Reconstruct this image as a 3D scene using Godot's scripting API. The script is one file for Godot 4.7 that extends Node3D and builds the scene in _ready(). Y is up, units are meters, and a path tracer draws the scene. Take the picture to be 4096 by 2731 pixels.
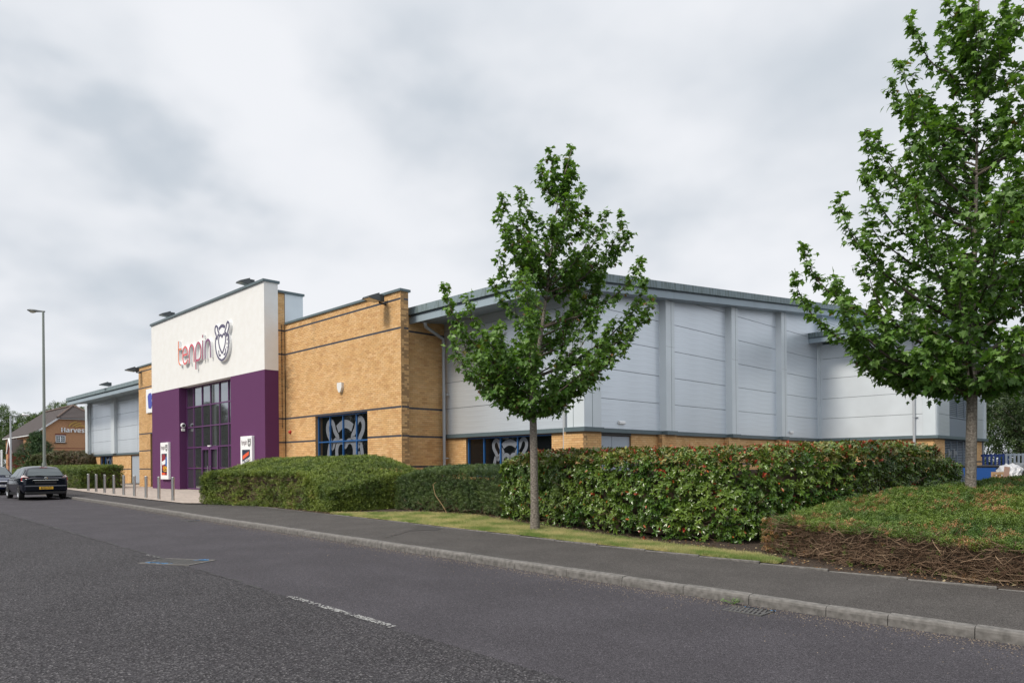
extends Node3D

const SEED := 7
const ZA := -18.48      # plane of the recessed grey cladding that faces the road
const XB := -15.2       # plane of the long grey side wall
const CRS := 0.0768     # one brick course
var M := {}
var taken := {}
var rng := RandomNumberGenerator.new()

class MB:
	var v := PackedVector3Array()
	var n := PackedVector3Array()
	var ix := PackedInt32Array()
	var col := PackedColorArray()
	func tri(a: Vector3, b: Vector3, c: Vector3) -> void:
		var m := (b - a).cross(c - a).normalized()
		var k := v.size()
		v.append_array([a, b, c])
		n.append_array([m, m, m])
		ix.append_array([k, k + 2, k + 1])
	func quad(a: Vector3, b: Vector3, c: Vector3, d: Vector3) -> void:
		var m := (c - a).cross(d - b).normalized()
		var k := v.size()
		v.append_array([a, b, c, d])
		n.append_array([m, m, m, m])
		ix.append_array([k, k + 2, k + 1, k, k + 3, k + 2])
	func hexa(p: Array) -> void:   # eight corners: bottom ring then top ring, seen from above anticlockwise
		quad(p[3], p[2], p[1], p[0])
		quad(p[4], p[5], p[6], p[7])
		for i in 4:
			var j: int = (i + 1) % 4
			quad(p[i], p[j], p[j + 4], p[i + 4])
	func box(a: Vector3, b: Vector3) -> void:
		obox(Transform3D(Basis(), (a + b) * 0.5), (b - a).abs())
	func obox(t: Transform3D, s: Vector3) -> void:
		var h := s * 0.5
		var p := []
		for y in [-h.y, h.y]:
			p.append(t * Vector3(-h.x, y, h.z))
			p.append(t * Vector3(h.x, y, h.z))
			p.append(t * Vector3(h.x, y, -h.z))
			p.append(t * Vector3(-h.x, y, -h.z))
		hexa(p)
	func cbox(t: Transform3D, s: Vector3, c: float) -> void:   # box with chamfered edges
		var h := s * 0.5
		var g := func(sx, sy, sz, k): return t * Vector3(sx * (h.x - (0.0 if k == 0 else c)), sy * (h.y - (0.0 if k == 1 else c)), sz * (h.z - (0.0 if k == 2 else c)))
		for q in [-1, 1]:
			_q(g.call(q, -1, -1, 0), g.call(q, 1, -1, 0), g.call(q, 1, 1, 0), g.call(q, -1, 1, 0), t.basis.x * q)
			_q(g.call(-1, q, -1, 1), g.call(1, q, -1, 1), g.call(1, q, 1, 1), g.call(-1, q, 1, 1), t.basis.y * q)
			_q(g.call(-1, -1, q, 2), g.call(1, -1, q, 2), g.call(1, 1, q, 2), g.call(-1, 1, q, 2), t.basis.z * q)
		for a in [-1, 1]:
			for b in [-1, 1]:
				_q(g.call(a, b, -1, 0), g.call(a, b, 1, 0), g.call(a, b, 1, 1), g.call(a, b, -1, 1), t.basis.x * a + t.basis.y * b)
				_q(g.call(a, -1, b, 0), g.call(a, 1, b, 0), g.call(a, 1, b, 2), g.call(a, -1, b, 2), t.basis.x * a + t.basis.z * b)
				_q(g.call(-1, a, b, 1), g.call(1, a, b, 1), g.call(1, a, b, 2), g.call(-1, a, b, 2), t.basis.y * a + t.basis.z * b)
				for d in [-1, 1]:
					var x: Vector3 = g.call(a, b, d, 0)
					var y: Vector3 = g.call(a, b, d, 1)
					var z: Vector3 = g.call(a, b, d, 2)
					if (y - x).cross(z - x).dot(t.basis.x * a + t.basis.y * b + t.basis.z * d) > 0.0:
						tri(x, y, z)
					else:
						tri(x, z, y)
	func _q(a: Vector3, b: Vector3, c: Vector3, d: Vector3, out: Vector3) -> void:
		if (c - a).cross(d - b).dot(out) > 0.0:
			quad(a, b, c, d)
		else:
			quad(d, c, b, a)
	func tube(pts: Array, rad: Array, sides := 8, cap := true) -> void:
		var k := v.size()
		var up := Vector3.UP
		for i in pts.size():
			var t: Vector3 = (pts[mini(i + 1, pts.size() - 1)] - pts[maxi(i - 1, 0)]).normalized()
			if i == 0 and absf(t.dot(up)) > 0.95:
				up = Vector3.RIGHT
			var s := t.cross(up).normalized()
			up = s.cross(t).normalized()
			for j in sides:
				var a := TAU * j / sides
				var o := s * cos(a) + up * sin(a)
				v.append(pts[i] + o * rad[i])
				n.append(o)
		for i in pts.size() - 1:
			for j in sides:
				var a := k + i * sides + j
				var b := k + i * sides + (j + 1) % sides
				ix.append_array([a, b, a + sides, b, b + sides, a + sides])
		if cap:
			for e in [0, pts.size() - 1]:
				var t: Vector3 = (pts[1] - pts[0]) if e == 0 else (pts[e] - pts[e - 1])
				var c := v.size()
				v.append(pts[e])
				n.append(t.normalized() * (-1.0 if e == 0 else 1.0))
				for j in sides:
					v.append(v[k + e * sides + j])
					n.append(n[c])
				for j in sides:
					var q := [c, c + 1 + j, c + 1 + (j + 1) % sides]
					ix.append_array([q[0], q[2], q[1]] if e == 0 else q)
	func lathe(t: Transform3D, prof: Array, sides := 20) -> void:   # prof: Vector2(radius, height)
		for i in prof.size() - 1:
			var a: Vector2 = prof[i]
			var b: Vector2 = prof[i + 1]
			var d := (b - a).normalized()
			var k := v.size()
			for j in sides + 1:
				var c := Vector3(cos(TAU * j / sides), 0, sin(TAU * j / sides))
				var m := (t.basis * (c * d.y + Vector3(0, -d.x, 0))).normalized()
				v.append_array([t * (c * a.x + Vector3(0, a.y, 0)), t * (c * b.x + Vector3(0, b.y, 0))])
				n.append_array([m, m])
			for j in sides:
				var q := k + j * 2
				ix.append_array([q, q + 2, q + 1, q + 1, q + 2, q + 3])
	func prism(poly: PackedVector2Array, t: Transform3D, z0: float, z1: float) -> void:
		var p := poly
		if Geometry2D.is_polygon_clockwise(p):
			p.reverse()
		var tr := Geometry2D.triangulate_polygon(p)
		for i in range(0, tr.size(), 3):
			var a := p[tr[i]]
			var b := p[tr[i + 1]]
			var c := p[tr[i + 2]]
			if (b - a).cross(c - a) < 0.0:
				var s := b
				b = c
				c = s
			tri(t * Vector3(a.x, a.y, z1), t * Vector3(b.x, b.y, z1), t * Vector3(c.x, c.y, z1))
			tri(t * Vector3(a.x, a.y, z0), t * Vector3(c.x, c.y, z0), t * Vector3(b.x, b.y, z0))
		for i in p.size():
			var a := p[i]
			var b := p[(i + 1) % p.size()]
			quad(t * Vector3(a.x, a.y, z0), t * Vector3(b.x, b.y, z0), t * Vector3(b.x, b.y, z1), t * Vector3(a.x, a.y, z1))
	func sheet(cols: int, rows: int, f: Callable) -> void:   # f(i, j) -> point; smooth normals
		var k := v.size()
		for j in rows + 1:
			for i in cols + 1:
				v.append(f.call(i, j))
		for j in rows + 1:
			for i in cols + 1:
				var a := v[k + j * (cols + 1) + mini(i + 1, cols)] - v[k + j * (cols + 1) + maxi(i - 1, 0)]
				var b := v[k + mini(j + 1, rows) * (cols + 1) + i] - v[k + maxi(j - 1, 0) * (cols + 1) + i]
				n.append(b.cross(a).normalized())
		for j in rows:
			for i in cols:
				var q := k + j * (cols + 1) + i
				ix.append_array([q, q + 1, q + cols + 1, q + 1, q + cols + 2, q + cols + 1])
	func mesh() -> ArrayMesh:
		var a := []
		a.resize(Mesh.ARRAY_MAX)
		a[Mesh.ARRAY_VERTEX] = v
		a[Mesh.ARRAY_NORMAL] = n
		a[Mesh.ARRAY_INDEX] = ix
		if col.size():
			a[Mesh.ARRAY_COLOR] = col
		var m := ArrayMesh.new()
		m.add_surface_from_arrays(Mesh.PRIMITIVE_TRIANGLES, a)
		return m

# ---------------------------------------------------------------- nodes
func numbered(called: String) -> String:
	taken[called] = taken.get(called, -1) + 1
	return called if taken[called] == 0 else "%s_%03d" % [called, taken[called]]

func tag(o: Node, label: String, category: String, group := "", kind := "") -> void:
	if label: o.set_meta("label", label)
	if category: o.set_meta("category", category)
	if group: o.set_meta("group", group)
	if kind: o.set_meta("kind", kind)

func thing(called: String, label: String, category: String, at := Vector3.ZERO, turn := 0.0, group := "") -> Node3D:
	var o := Node3D.new()
	o.name = numbered(called)
	add_child(o, true)
	o.position = at
	o.rotation.y = turn
	tag(o, label, category, group)
	return o

func part(parent: Node, called: String, shape, mat: Material, at := Transform3D()) -> MeshInstance3D:
	var o := MeshInstance3D.new()
	o.name = called if parent != self else numbered(called)
	o.mesh = shape.mesh() if shape is MB else shape
	o.material_override = mat
	parent.add_child(o, true)
	o.transform = at
	return o

func holder(parent: Node, called: String) -> Node3D:
	var o := Node3D.new()
	o.name = called
	parent.add_child(o, true)
	return o

func struct(called: String, shape, mat: Material) -> MeshInstance3D:
	var o := part(self, called, shape, mat)
	o.set_meta("kind", "structure")
	return o

func many(parent: Node, called: String, mesh: Mesh, mat: Material, ts: Array, cs: Array, kind := "stuff") -> void:
	if ts.is_empty():
		return
	var mm := MultiMesh.new()
	mm.transform_format = MultiMesh.TRANSFORM_3D
	mm.use_colors = cs.size() > 0
	mm.mesh = mesh
	mm.instance_count = ts.size()
	for i in ts.size():
		mm.set_instance_transform(i, ts[i])
		if cs.size():
			mm.set_instance_color(i, cs[i])
	var o := MultiMeshInstance3D.new()
	o.name = called
	o.multimesh = mm
	o.material_override = mat
	parent.add_child(o, true)
	if kind: o.set_meta("kind", kind)

func text(parent: Node, called: String, words: String, mat: Material, at: Transform3D, height: float, deep := 0.004, face := "Droid Sans", bold := 400) -> void:
	var tm := TextMesh.new()
	var f := SystemFont.new()
	f.font_names = PackedStringArray([face])
	f.font_weight = bold
	tm.font = f
	tm.text = words
	tm.font_size = 64
	tm.pixel_size = height / 46.0
	tm.depth = deep
	tm.curve_step = 2.0
	part(parent, called, tm, mat, at)

# ---------------------------------------------------------------- materials
func lin(r: float, g: float, b: float, a := 1.0) -> Color:
	return Color(r, g, b, a).linear_to_srgb()

func flat(called: String, r: float, g: float, b: float, rough := 0.7, metal := 0.0) -> StandardMaterial3D:
	var m := StandardMaterial3D.new()
	m.resource_name = called
	m.albedo_color = lin(r, g, b)
	m.roughness = rough
	m.metallic = metal
	M[called] = m
	return m

func noise(kind: int, freq: float, octaves: int, ramp: Array, size := 512, sd := 1, normal := false, value := false) -> NoiseTexture2D:
	var f := FastNoiseLite.new()
	f.noise_type = kind
	f.frequency = freq
	f.seed = sd
	f.fractal_octaves = octaves
	f.fractal_type = FastNoiseLite.FRACTAL_FBM if octaves > 1 else FastNoiseLite.FRACTAL_NONE
	if value:
		f.cellular_return_type = FastNoiseLite.RETURN_CELL_VALUE
	var t := NoiseTexture2D.new()
	t.width = size
	t.height = size
	t.seamless = true
	t.noise = f
	t.as_normal_map = normal
	if ramp.size():
		var g := Gradient.new()
		var offs := PackedFloat32Array()
		var cols := PackedColorArray()
		for e in ramp:
			offs.append(e[0])
			cols.append(lin(e[1], e[2], e[3]))
		g.offsets = offs
		g.colors = cols
		t.color_ramp = g
	return t

func grain(m: StandardMaterial3D, tex: Texture2D, tile: float, coarse: Texture2D = null, coarse_tile := 8.0, bump: Texture2D = null, bump_cm := 0.0, local := false) -> StandardMaterial3D:
	m.albedo_texture = tex
	m.uv1_triplanar = true
	m.uv1_world_triplanar = not local
	m.uv1_scale = Vector3.ONE / tile
	if coarse:
		m.detail_enabled = true
		m.detail_albedo = coarse
		m.detail_blend_mode = BaseMaterial3D.BLEND_MODE_MUL
		m.detail_uv_layer = BaseMaterial3D.DETAIL_UV_2
		m.uv2_triplanar = true
		m.uv2_world_triplanar = true
		m.uv2_scale = Vector3.ONE / coarse_tile
	if bump:
		m.heightmap_enabled = true
		m.heightmap_texture = bump
		m.heightmap_scale = bump_cm
	return m

func leafy(called: String, rough := 0.5, back := 0.35) -> StandardMaterial3D:
	var m := flat(called, 1, 1, 1, rough)
	m.vertex_color_use_as_albedo = true
	if back > 0.0:
		if not M.has("vein"): M.vein = noise(FastNoiseLite.TYPE_SIMPLEX_SMOOTH, 0.05, 3, [[0.2, 0.82, 0.85, 0.8], [0.8, 1, 1, 1]], 64, 61)
		grain(m, M.vein, 0.12, null, 1.0, null, 0.0, true)
		m.backlight_enabled = true
		m.backlight = lin(back * 0.9, back, back * 0.3)
	return m

func make_materials() -> void:
	var V := FastNoiseLite.TYPE_CELLULAR
	var S := FastNoiseLite.TYPE_SIMPLEX_SMOOTH
	var patchy := noise(S, 0.012, 4, [[0.25, 0.72, 0.72, 0.73], [0.75, 1, 1, 1]], 512, 11)
	var patchy_soft := noise(S, 0.01, 4, [[0.25, 0.86, 0.86, 0.86], [0.75, 1, 1, 1]], 512, 12)
	var stones := noise(V, 0.1, 1, [[0.0, 0.017, 0.016, 0.018], [0.5, 0.04, 0.038, 0.0415], [0.85, 0.066, 0.063, 0.068], [1.0, 0.15, 0.145, 0.148]], 1024, 3, false, true)
	var bumps := noise(V, 0.1, 1, [], 1024, 3)
	grain(flat("road", 1, 1, 1, 0.85), stones, 1.25, patchy_soft, 11.0, bumps, 0.6)
	var fine := noise(V, 0.16, 1, [[0.0, 0.042, 0.039, 0.037], [0.5, 0.066, 0.061, 0.058], [1.0, 0.115, 0.107, 0.102]], 1024, 5, false, true)
	grain(flat("path", 1, 1, 1, 0.9), fine, 1.3, patchy_soft, 5.0, bumps, 0.25)
	grain(flat("path_dark", 0.8, 0.8, 0.84, 0.9), fine, 1.3, patchy_soft, 5.0, bumps, 0.25)
	grain(flat("wet", 0.36, 0.36, 0.37, 0.55), fine, 1.3, null, 5.0, bumps, 0.15)
	var concrete := noise(S, 0.03, 5, [[0.1, 0.09, 0.086, 0.08], [0.5, 0.145, 0.137, 0.128], [0.9, 0.2, 0.19, 0.18]], 512, 7)
	grain(flat("kerb", 1, 1, 1, 0.85), concrete, 1.6, patchy_soft, 2.3, concrete, 0.05)
	grain(flat("paving", 1.0, 0.94, 0.88, 0.9), noise(S, 0.02, 5, [[0.1, 0.3, 0.27, 0.25], [0.9, 0.45, 0.41, 0.38]], 512, 8), 2.0, patchy_soft, 6.0)
	grain(flat("soil", 1, 1, 1, 1.0), noise(S, 0.05, 5, [[0.2, 0.022, 0.015, 0.01], [0.6, 0.055, 0.036, 0.024], [0.9, 0.12, 0.075, 0.045]], 512, 9), 1.2, null, 5.0, noise(S, 0.05, 5, [], 512, 9), 3.0)
	grain(flat("turf", 1, 1, 1, 1.0), noise(S, 0.012, 5, [[0.2, 0.1, 0.15, 0.03], [0.45, 0.2, 0.22, 0.06], [0.6, 0.36, 0.3, 0.13], [0.9, 0.44, 0.36, 0.19]], 512, 10), 4.0, null)
	grain(flat("road_far", 0.92, 0.89, 0.95, 0.88), noise(V, 0.15, 1, [[0.0, 0.03, 0.029, 0.031], [0.5, 0.058, 0.056, 0.06], [0.9, 0.082, 0.079, 0.084], [1.0, 0.14, 0.135, 0.14]], 1024, 4, false, true), 1.2, patchy_soft, 8.0, bumps, 0.3)
	grain(flat("yard", 1, 1, 1, 0.9), fine, 2.3, patchy, 14.0)
	for k in ["road", "road_far", "path", "path_dark"]: M[k].metallic_specular = 0.32
	flat("mortar", 0.34, 0.21, 0.1, 0.95)
	var b := flat("brick", 1, 1, 1, 0.9)
	b.vertex_color_use_as_albedo = true
	grain(b, noise(S, 0.06, 4, [[0.2, 0.93, 0.92, 0.9], [0.8, 1, 1, 1]], 256, 21), 0.5, noise(S, 0.014, 4, [[0.2, 0.9, 0.87, 0.83], [0.55, 1, 1, 1]], 512, 23), 7.0)
	flat("brick_blue", 0.055, 0.06, 0.075, 0.6)
	var ribs := Image.create(8, 64, false, Image.FORMAT_L8)
	for y in 64:
		for x in 8:
			ribs.set_pixel(x, y, Color.WHITE * (0.5 + 0.5 * sin(TAU * y / 16.0)))
	var rib_tex := ImageTexture.create_from_image(ribs)
	var smear := noise(S, 0.008, 3, [[0.2, 0.93, 0.93, 0.93], [0.8, 1, 1, 1]], 256, 24)
	grain(flat("cladding", 0.7, 0.76, 0.82, 0.34, 0.5), smear, 4.0, null, 1.0, rib_tex, 0.0)
	var c: StandardMaterial3D = M.cladding
	c.uv1_scale = Vector3(0.25, 5.0, 0.25)
	c.heightmap_scale = 0.06
	grain(flat("flashing", 0.66, 0.72, 0.76, 0.4, 0.2), smear, 4.0)
	grain(flat("flashing_warm", 0.68, 0.73, 0.77, 0.42, 0.2), smear, 4.0)
	grain(flat("trim", 0.1, 0.14, 0.155, 0.5), smear, 2.0)
	grain(flat("fascia", 0.3, 0.375, 0.43, 0.5), smear, 3.0)
	var streak := noise(S, 0.02, 4, [[0.3, 0.62, 0.63, 0.58], [0.55, 1, 1, 1]], 512, 31)
	grain(flat("gutter", 0.19, 0.25, 0.275, 0.6), streak, 1.0)
	var gu: StandardMaterial3D = M.gutter
	gu.uv1_scale = Vector3(0.8, 0.1, 0.8)
	grain(flat("render_white", 0.76, 0.765, 0.755, 0.9), noise(S, 0.01, 5, [[0.15, 0.965, 0.96, 0.95], [0.7, 1, 1, 1]], 512, 33), 3.0)
	grain(flat("render_purple", 0.108, 0.024, 0.104, 0.85), noise(S, 0.08, 4, [[0.2, 0.8, 0.8, 0.8], [0.8, 1, 1, 1]], 512, 34), 2.0, null, 1.0, noise(S, 0.25, 2, [], 512, 35), 0.3)
	flat("frame_purple", 0.105, 0.035, 0.12, 0.4)
	flat("frame_blue", 0.015, 0.09, 0.26, 0.4)
	var g := flat("glass", 0.02, 0.025, 0.03, 0.02)
	g.transparency = BaseMaterial3D.TRANSPARENCY_ALPHA
	g.albedo_color.a = 0.25
	g.metallic_specular = 0.7
	var gc := flat("car_glass", 0.015, 0.03, 0.035, 0.02)
	gc.metallic_specular = 0.7
	var gm := flat("glass_coated", 0.36, 0.385, 0.41, 0.03, 0.9)
	gm.transparency = BaseMaterial3D.TRANSPARENCY_ALPHA
	gm.albedo_color.a = 0.3
	flat("film", 0.3, 0.33, 0.38, 0.6)
	flat("inside", 0.035, 0.032, 0.034, 0.9)
	flat("inside_floor", 0.05, 0.04, 0.045, 0.6)
	flat("white", 0.85, 0.86, 0.87, 0.35)
	flat("white_dull", 0.7, 0.7, 0.68, 0.6)
	flat("cream", 0.68, 0.62, 0.45, 0.5)
	flat("black", 0.014, 0.014, 0.016, 0.45)
	flat("dark_metal", 0.05, 0.058, 0.062, 0.45, 0.2)
	flat("pipe", 0.4, 0.425, 0.45, 0.45)
	flat("door_grey", 0.36, 0.41, 0.47, 0.5)
	flat("galvanised", 0.36, 0.38, 0.4, 0.5, 0.4)
	flat("steel", 0.5, 0.5, 0.49, 0.3, 0.9)
	flat("chrome", 0.75, 0.76, 0.77, 0.12, 1.0)
	flat("louvre", 0.21, 0.25, 0.3, 0.45, 0.2)
	flat("post", 0.21, 0.24, 0.22, 0.6)
	var lens := flat("lamp_lens", 0.5, 0.48, 0.38, 0.15)
	lens.metallic_specular = 0.6
	flat("red", 0.42, 0.03, 0.02, 0.5)
	for e in [["sign_t", 0.74, 0.2, 0.09], ["sign_e", 0.68, 0.1, 0.105], ["sign_n", 0.6, 0.075, 0.115], ["sign_p", 0.42, 0.06, 0.125], ["sign_i", 0.3, 0.035, 0.1], ["sign_m", 0.175, 0.045, 0.15], ["sign_logo", 0.07, 0.06, 0.125], ["sign_dark", 0.06, 0.012, 0.03]]:
		flat(e[0], e[1], e[2], e[3], 0.4)
	flat("poster_dark", 0.02, 0.03, 0.06, 0.4)
	flat("poster_red", 0.28, 0.02, 0.03, 0.4)
	flat("poster_orange", 0.75, 0.11, 0.04, 0.4)
	flat("poster_yellow", 0.85, 0.45, 0.02, 0.4)
	flat("poster_blue", 0.02, 0.12, 0.4, 0.4)
	grain(flat("bark", 1, 1, 1, 0.9), noise(S, 0.03, 5, [[0.2, 0.1, 0.085, 0.07], [0.55, 0.2, 0.175, 0.15], [0.85, 0.33, 0.3, 0.26]], 512, 41), 0.7, null, 1.0, noise(S, 0.05, 4, [], 512, 42), 1.2)
	flat("branch", 0.085, 0.07, 0.055, 0.9)
	flat("branch_dark", 0.1, 0.072, 0.05, 1.0)
	leafy("twig", 0.9, 0.0)
	leafy("leaf", 0.42, 0.75)
	leafy("leaf_gloss", 0.27, 0.25)
	leafy("leaf_small", 0.5, 0.25)
	leafy("grass", 0.7, 0.3)
	leafy("grit", 0.9, 0.0)
	var pt := flat("car_black", 0.005, 0.007, 0.014, 0.08)
	pt.metallic_specular = 0.42
	var pn := flat("car_navy", 0.012, 0.018, 0.045, 0.08)
	flat("tyre", 0.012, 0.012, 0.012, 0.85)
	flat("alloy", 0.6, 0.61, 0.62, 0.3, 0.8)
	flat("lamp_red", 0.35, 0.012, 0.012, 0.12)
	flat("lamp_clear", 0.62, 0.55, 0.55, 0.1)
	flat("plate_yellow", 0.75, 0.44, 0.03, 0.4)
	flat("iron", 0.09, 0.088, 0.085, 0.6, 0.3)
	flat("spray_blue", 0.06, 0.22, 0.45, 0.8)
	flat("paint_white", 0.27, 0.27, 0.265, 0.85)
	flat("tar", 0.028, 0.027, 0.028, 0.8)
	grain(flat("pub_brick", 1, 1, 1, 0.9), noise(S, 0.05, 4, [[0.2, 0.4, 0.21, 0.11], [0.8, 0.56, 0.31, 0.17]], 256, 51), 2.0)
	flat("pub_red", 0.17, 0.045, 0.035, 0.9)
	flat("pub_tile", 0.062, 0.05, 0.048, 0.8)
	flat("gold", 0.6, 0.4, 0.1, 0.5)
	flat("bin_blue", 0.01, 0.07, 0.27, 0.5)
	flat("pallet_blue", 0.008, 0.03, 0.14, 0.8)
	flat("wood", 0.4, 0.26, 0.14, 0.85)
	flat("wood_pink", 0.34, 0.22, 0.17, 0.85)
	flat("sheet_clear", 0.42, 0.43, 0.45, 0.3)
	flat("sheet_grey", 0.09, 0.1, 0.11, 0.3)

# ---------------------------------------------------------------- ground levels
func lerp_table(x: float, xs: Array, ys: Array) -> float:
	if x <= xs[0]: return ys[0]
	for i in range(1, xs.size()):
		if x <= xs[i]:
			return lerpf(ys[i - 1], ys[i], (x - xs[i - 1]) / (xs[i] - xs[i - 1]))
	return ys[-1]

func ky(x: float) -> float:   # top of the kerb
	return lerp_table(x, [-90.0, -60.0, -45.0, -30.0, -20.0, -13.0, -9.0, -6.0, -3.0, 0.0, 6.0, 20.0], [0.12, 0.03, -0.04, -0.13, -0.15, -0.17, -0.21, -0.27, -0.345, -0.4, -0.48, -0.55])

func kz(x: float) -> float:   # front edge of the kerb
	return lerp_table(x, [-150.0, -60.0, -45.0, -37.0, -33.0, -29.0, -25.5, -21.8, -19.0, -16.0, -12.2, -9.6, -6.5, -3.0, -1.3, 4.0, 20.0], [-9.3, -9.3, -9.1, -8.9, -8.77, -8.58, -8.3, -8.03, -7.8, -7.6, -7.38, -7.3, -7.33, -7.5, -7.58, -7.85, -8.6])

func bz(x: float) -> float:   # back edge of the footpath
	return lerp_table(x, [-150.0, -60.0, -46.0, -35.8, -28.7, -25.2, -24.9, -21.2, -16.8, -13.7, -11.6, -9.3, -7.9, -4.1, -1.7, 4.0, 20.0], [-11.9, -11.4, -11.05, -10.25, -9.96, -9.7, -10.62, -10.42, -10.0, -9.72, -9.53, -9.42, -9.33, -9.5, -9.68, -9.95, -10.6])

func gy(x: float, z: float) -> float:   # ground behind the footpath
	return lerpf(ky(x) + 0.05, -0.02, smoothstep(0.0, 5.5, bz(x) - z))

func road_y(x: float) -> float:
	return ky(x) - 0.105

# ---------------------------------------------------------------- scene
func _ready() -> void:
	rng.seed = SEED
	var cam := Camera3D.new()
	cam.name = "camera"
	add_child(cam)
	cam.position = Vector3(0, 1.12, 0)
	cam.rotation_degrees = Vector3(0, 45, -0.5)
	cam.projection = Camera3D.PROJECTION_FRUSTUM
	cam.near = 0.1
	cam.far = 4000.0
	cam.size = 0.2 * 1365.5 / 2903.0
	cam.frustum_offset = Vector2(0, 0.1 * (1862.0 - 1365.5) / 2903.0)
	cam.current = true
	var we := WorldEnvironment.new()
	we.name = "surroundings"
	add_child(we)
	var env := Environment.new()
	we.environment = env
	env.background_mode = Environment.BG_SKY
	env.tonemap_mode = Environment.TONE_MAPPER_LINEAR
	env.tonemap_exposure = 2.05
	env.sdfgi_enabled = true
	env.ssao_enabled = true
	env.ssil_enabled = true
	env.sky = make_sky()
	var sun := DirectionalLight3D.new()
	sun.name = "sun"
	add_child(sun)
	sun.light_energy = 0.5
	sun.light_angular_distance = 14.0
	sun.light_color = Color(1.0, 0.965, 0.91)
	sun.shadow_enabled = true
	sun.look_at_from_position(Vector3(-1.5, 30, 27), Vector3.ZERO)
	make_materials()
	build_ground()
	build_hall()
	build_fixtures()
	build_signs()
	build_street()
	build_hedges()
	build_trees()
	build_cars()
	build_pub()
	build_yard()
	build_far()
	print("built")

func make_sky() -> Sky:
	var w := 1536
	var h := 768
	var im := Image.create(w, h, false, Image.FORMAT_RGBF)
	im.fill(Color(0.2, 0.2, 0.2))
	var f := FastNoiseLite.new()
	f.seed = 5
	f.noise_type = FastNoiseLite.TYPE_SIMPLEX_SMOOTH
	f.frequency = 0.55
	f.fractal_octaves = 6
	f.fractal_gain = 0.52
	var f2 := FastNoiseLite.new()
	f2.seed = 17
	f2.frequency = 0.35
	f2.fractal_octaves = 3
	# cloud masses: azimuth from the view axis (degrees, right positive), elevation, half sizes, tilt, depth
	var masses := [[-26.0, 21.0, 9.0, 3.6, -24.0, 1.35], [-34.0, 24.5, 7.0, 2.4, -10.0, 0.7], [-34.0, 12.5, 10.0, 2.6, -8.0, 0.8], [-6.0, 27.0, 9.0, 3.6, -15.0, 0.75], [9.0, 19.0, 10.0, 3.5, -20.0, 0.5], [-19.0, 27.5, 6.0, 2.5, -25.0, -0.6], [-35.0, 8.0, 12.0, 2.6, 0.0, 0.3], [-15.0, 12.0, 8.0, 5.0, 10.0, -0.35], [20.0, 12.0, 9.0, 6.0, 0.0, -0.35], [-36.0, 30.0, 6.0, 3.0, 0.0, -0.4], [5.0, 6.0, 14.0, 3.0, 0.0, -0.3]]
	for y in h / 2 + 2:
		var el := (0.5 - (y + 0.5) / h) * PI
		var ce := cos(el)
		var se := sin(el)
		for x in w:
			var az := (x + 0.5) / w * TAU    # 0 looks along -z, right positive
			var k := 1.0 / (maxf(se, 0.0) + 0.22)
			var px := sin(az) * ce * k
			var pz := -cos(az) * ce * k
			var c := f.get_noise_2d(px * 2.2, pz * 2.2) * 0.95 + f2.get_noise_2d(px, pz) * 0.6
			var ra := rad_to_deg(wrapf(az + PI * 0.25, -PI, PI))
			var re := rad_to_deg(el)
			if absf(ra) < 60.0:
				var wob := f.get_noise_2d(ra * 0.22, re * 0.4)
				ra += 3.0 * f.get_noise_2d(ra * 0.12 + 40.0, re * 0.25)
				re += 1.8 * f.get_noise_2d(ra * 0.12, re * 0.25 + 70.0)
				for q in masses:
					var dx: float = ra - q[0]
					var dy: float = re - q[1]
					var t := deg_to_rad(q[4])
					var u: float = (dx * cos(t) + dy * sin(t)) / q[2]
					var s: float = (-dx * sin(t) + dy * cos(t)) / q[3]
					c -= 0.72 * q[5] * exp(-(u * u + s * s)) * (1.0 + 0.8 * wob)
			var b := smoothstep(-1.15, 0.45, c)
			var low := 1.0 - smoothstep(0.0, 0.16, se)
			var col := Color(0.285, 0.312, 0.345).lerp(Color(0.428, 0.437, 0.457), b)
			col = col.lerp(Color(0.37, 0.392, 0.418), low * 0.5)
			var up := 1.0 + 0.9 * smoothstep(0.5, 1.0, se)
			im.set_pixel(x, y, Color(col.r * up, col.g * up, col.b * up))
	var p := PanoramaSkyMaterial.new()
	p.panorama = ImageTexture.create_from_image(im)
	var s := Sky.new()
	s.sky_material = p
	return s

# ---------------------------------------------------------------- ground, road, kerb, path
func strip(x0: float, x1: float, nx: int, nz: int, za: Callable, zb: Callable, y: Callable) -> MB:
	var b := MB.new()
	b.sheet(nx, nz, func(i, j):
		var x := lerpf(x0, x1, float(i) / nx)
		var z: float = lerpf(zb.call(x), za.call(x), float(j) / nz)
		return Vector3(x, y.call(x, z), z))
	return b

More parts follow.
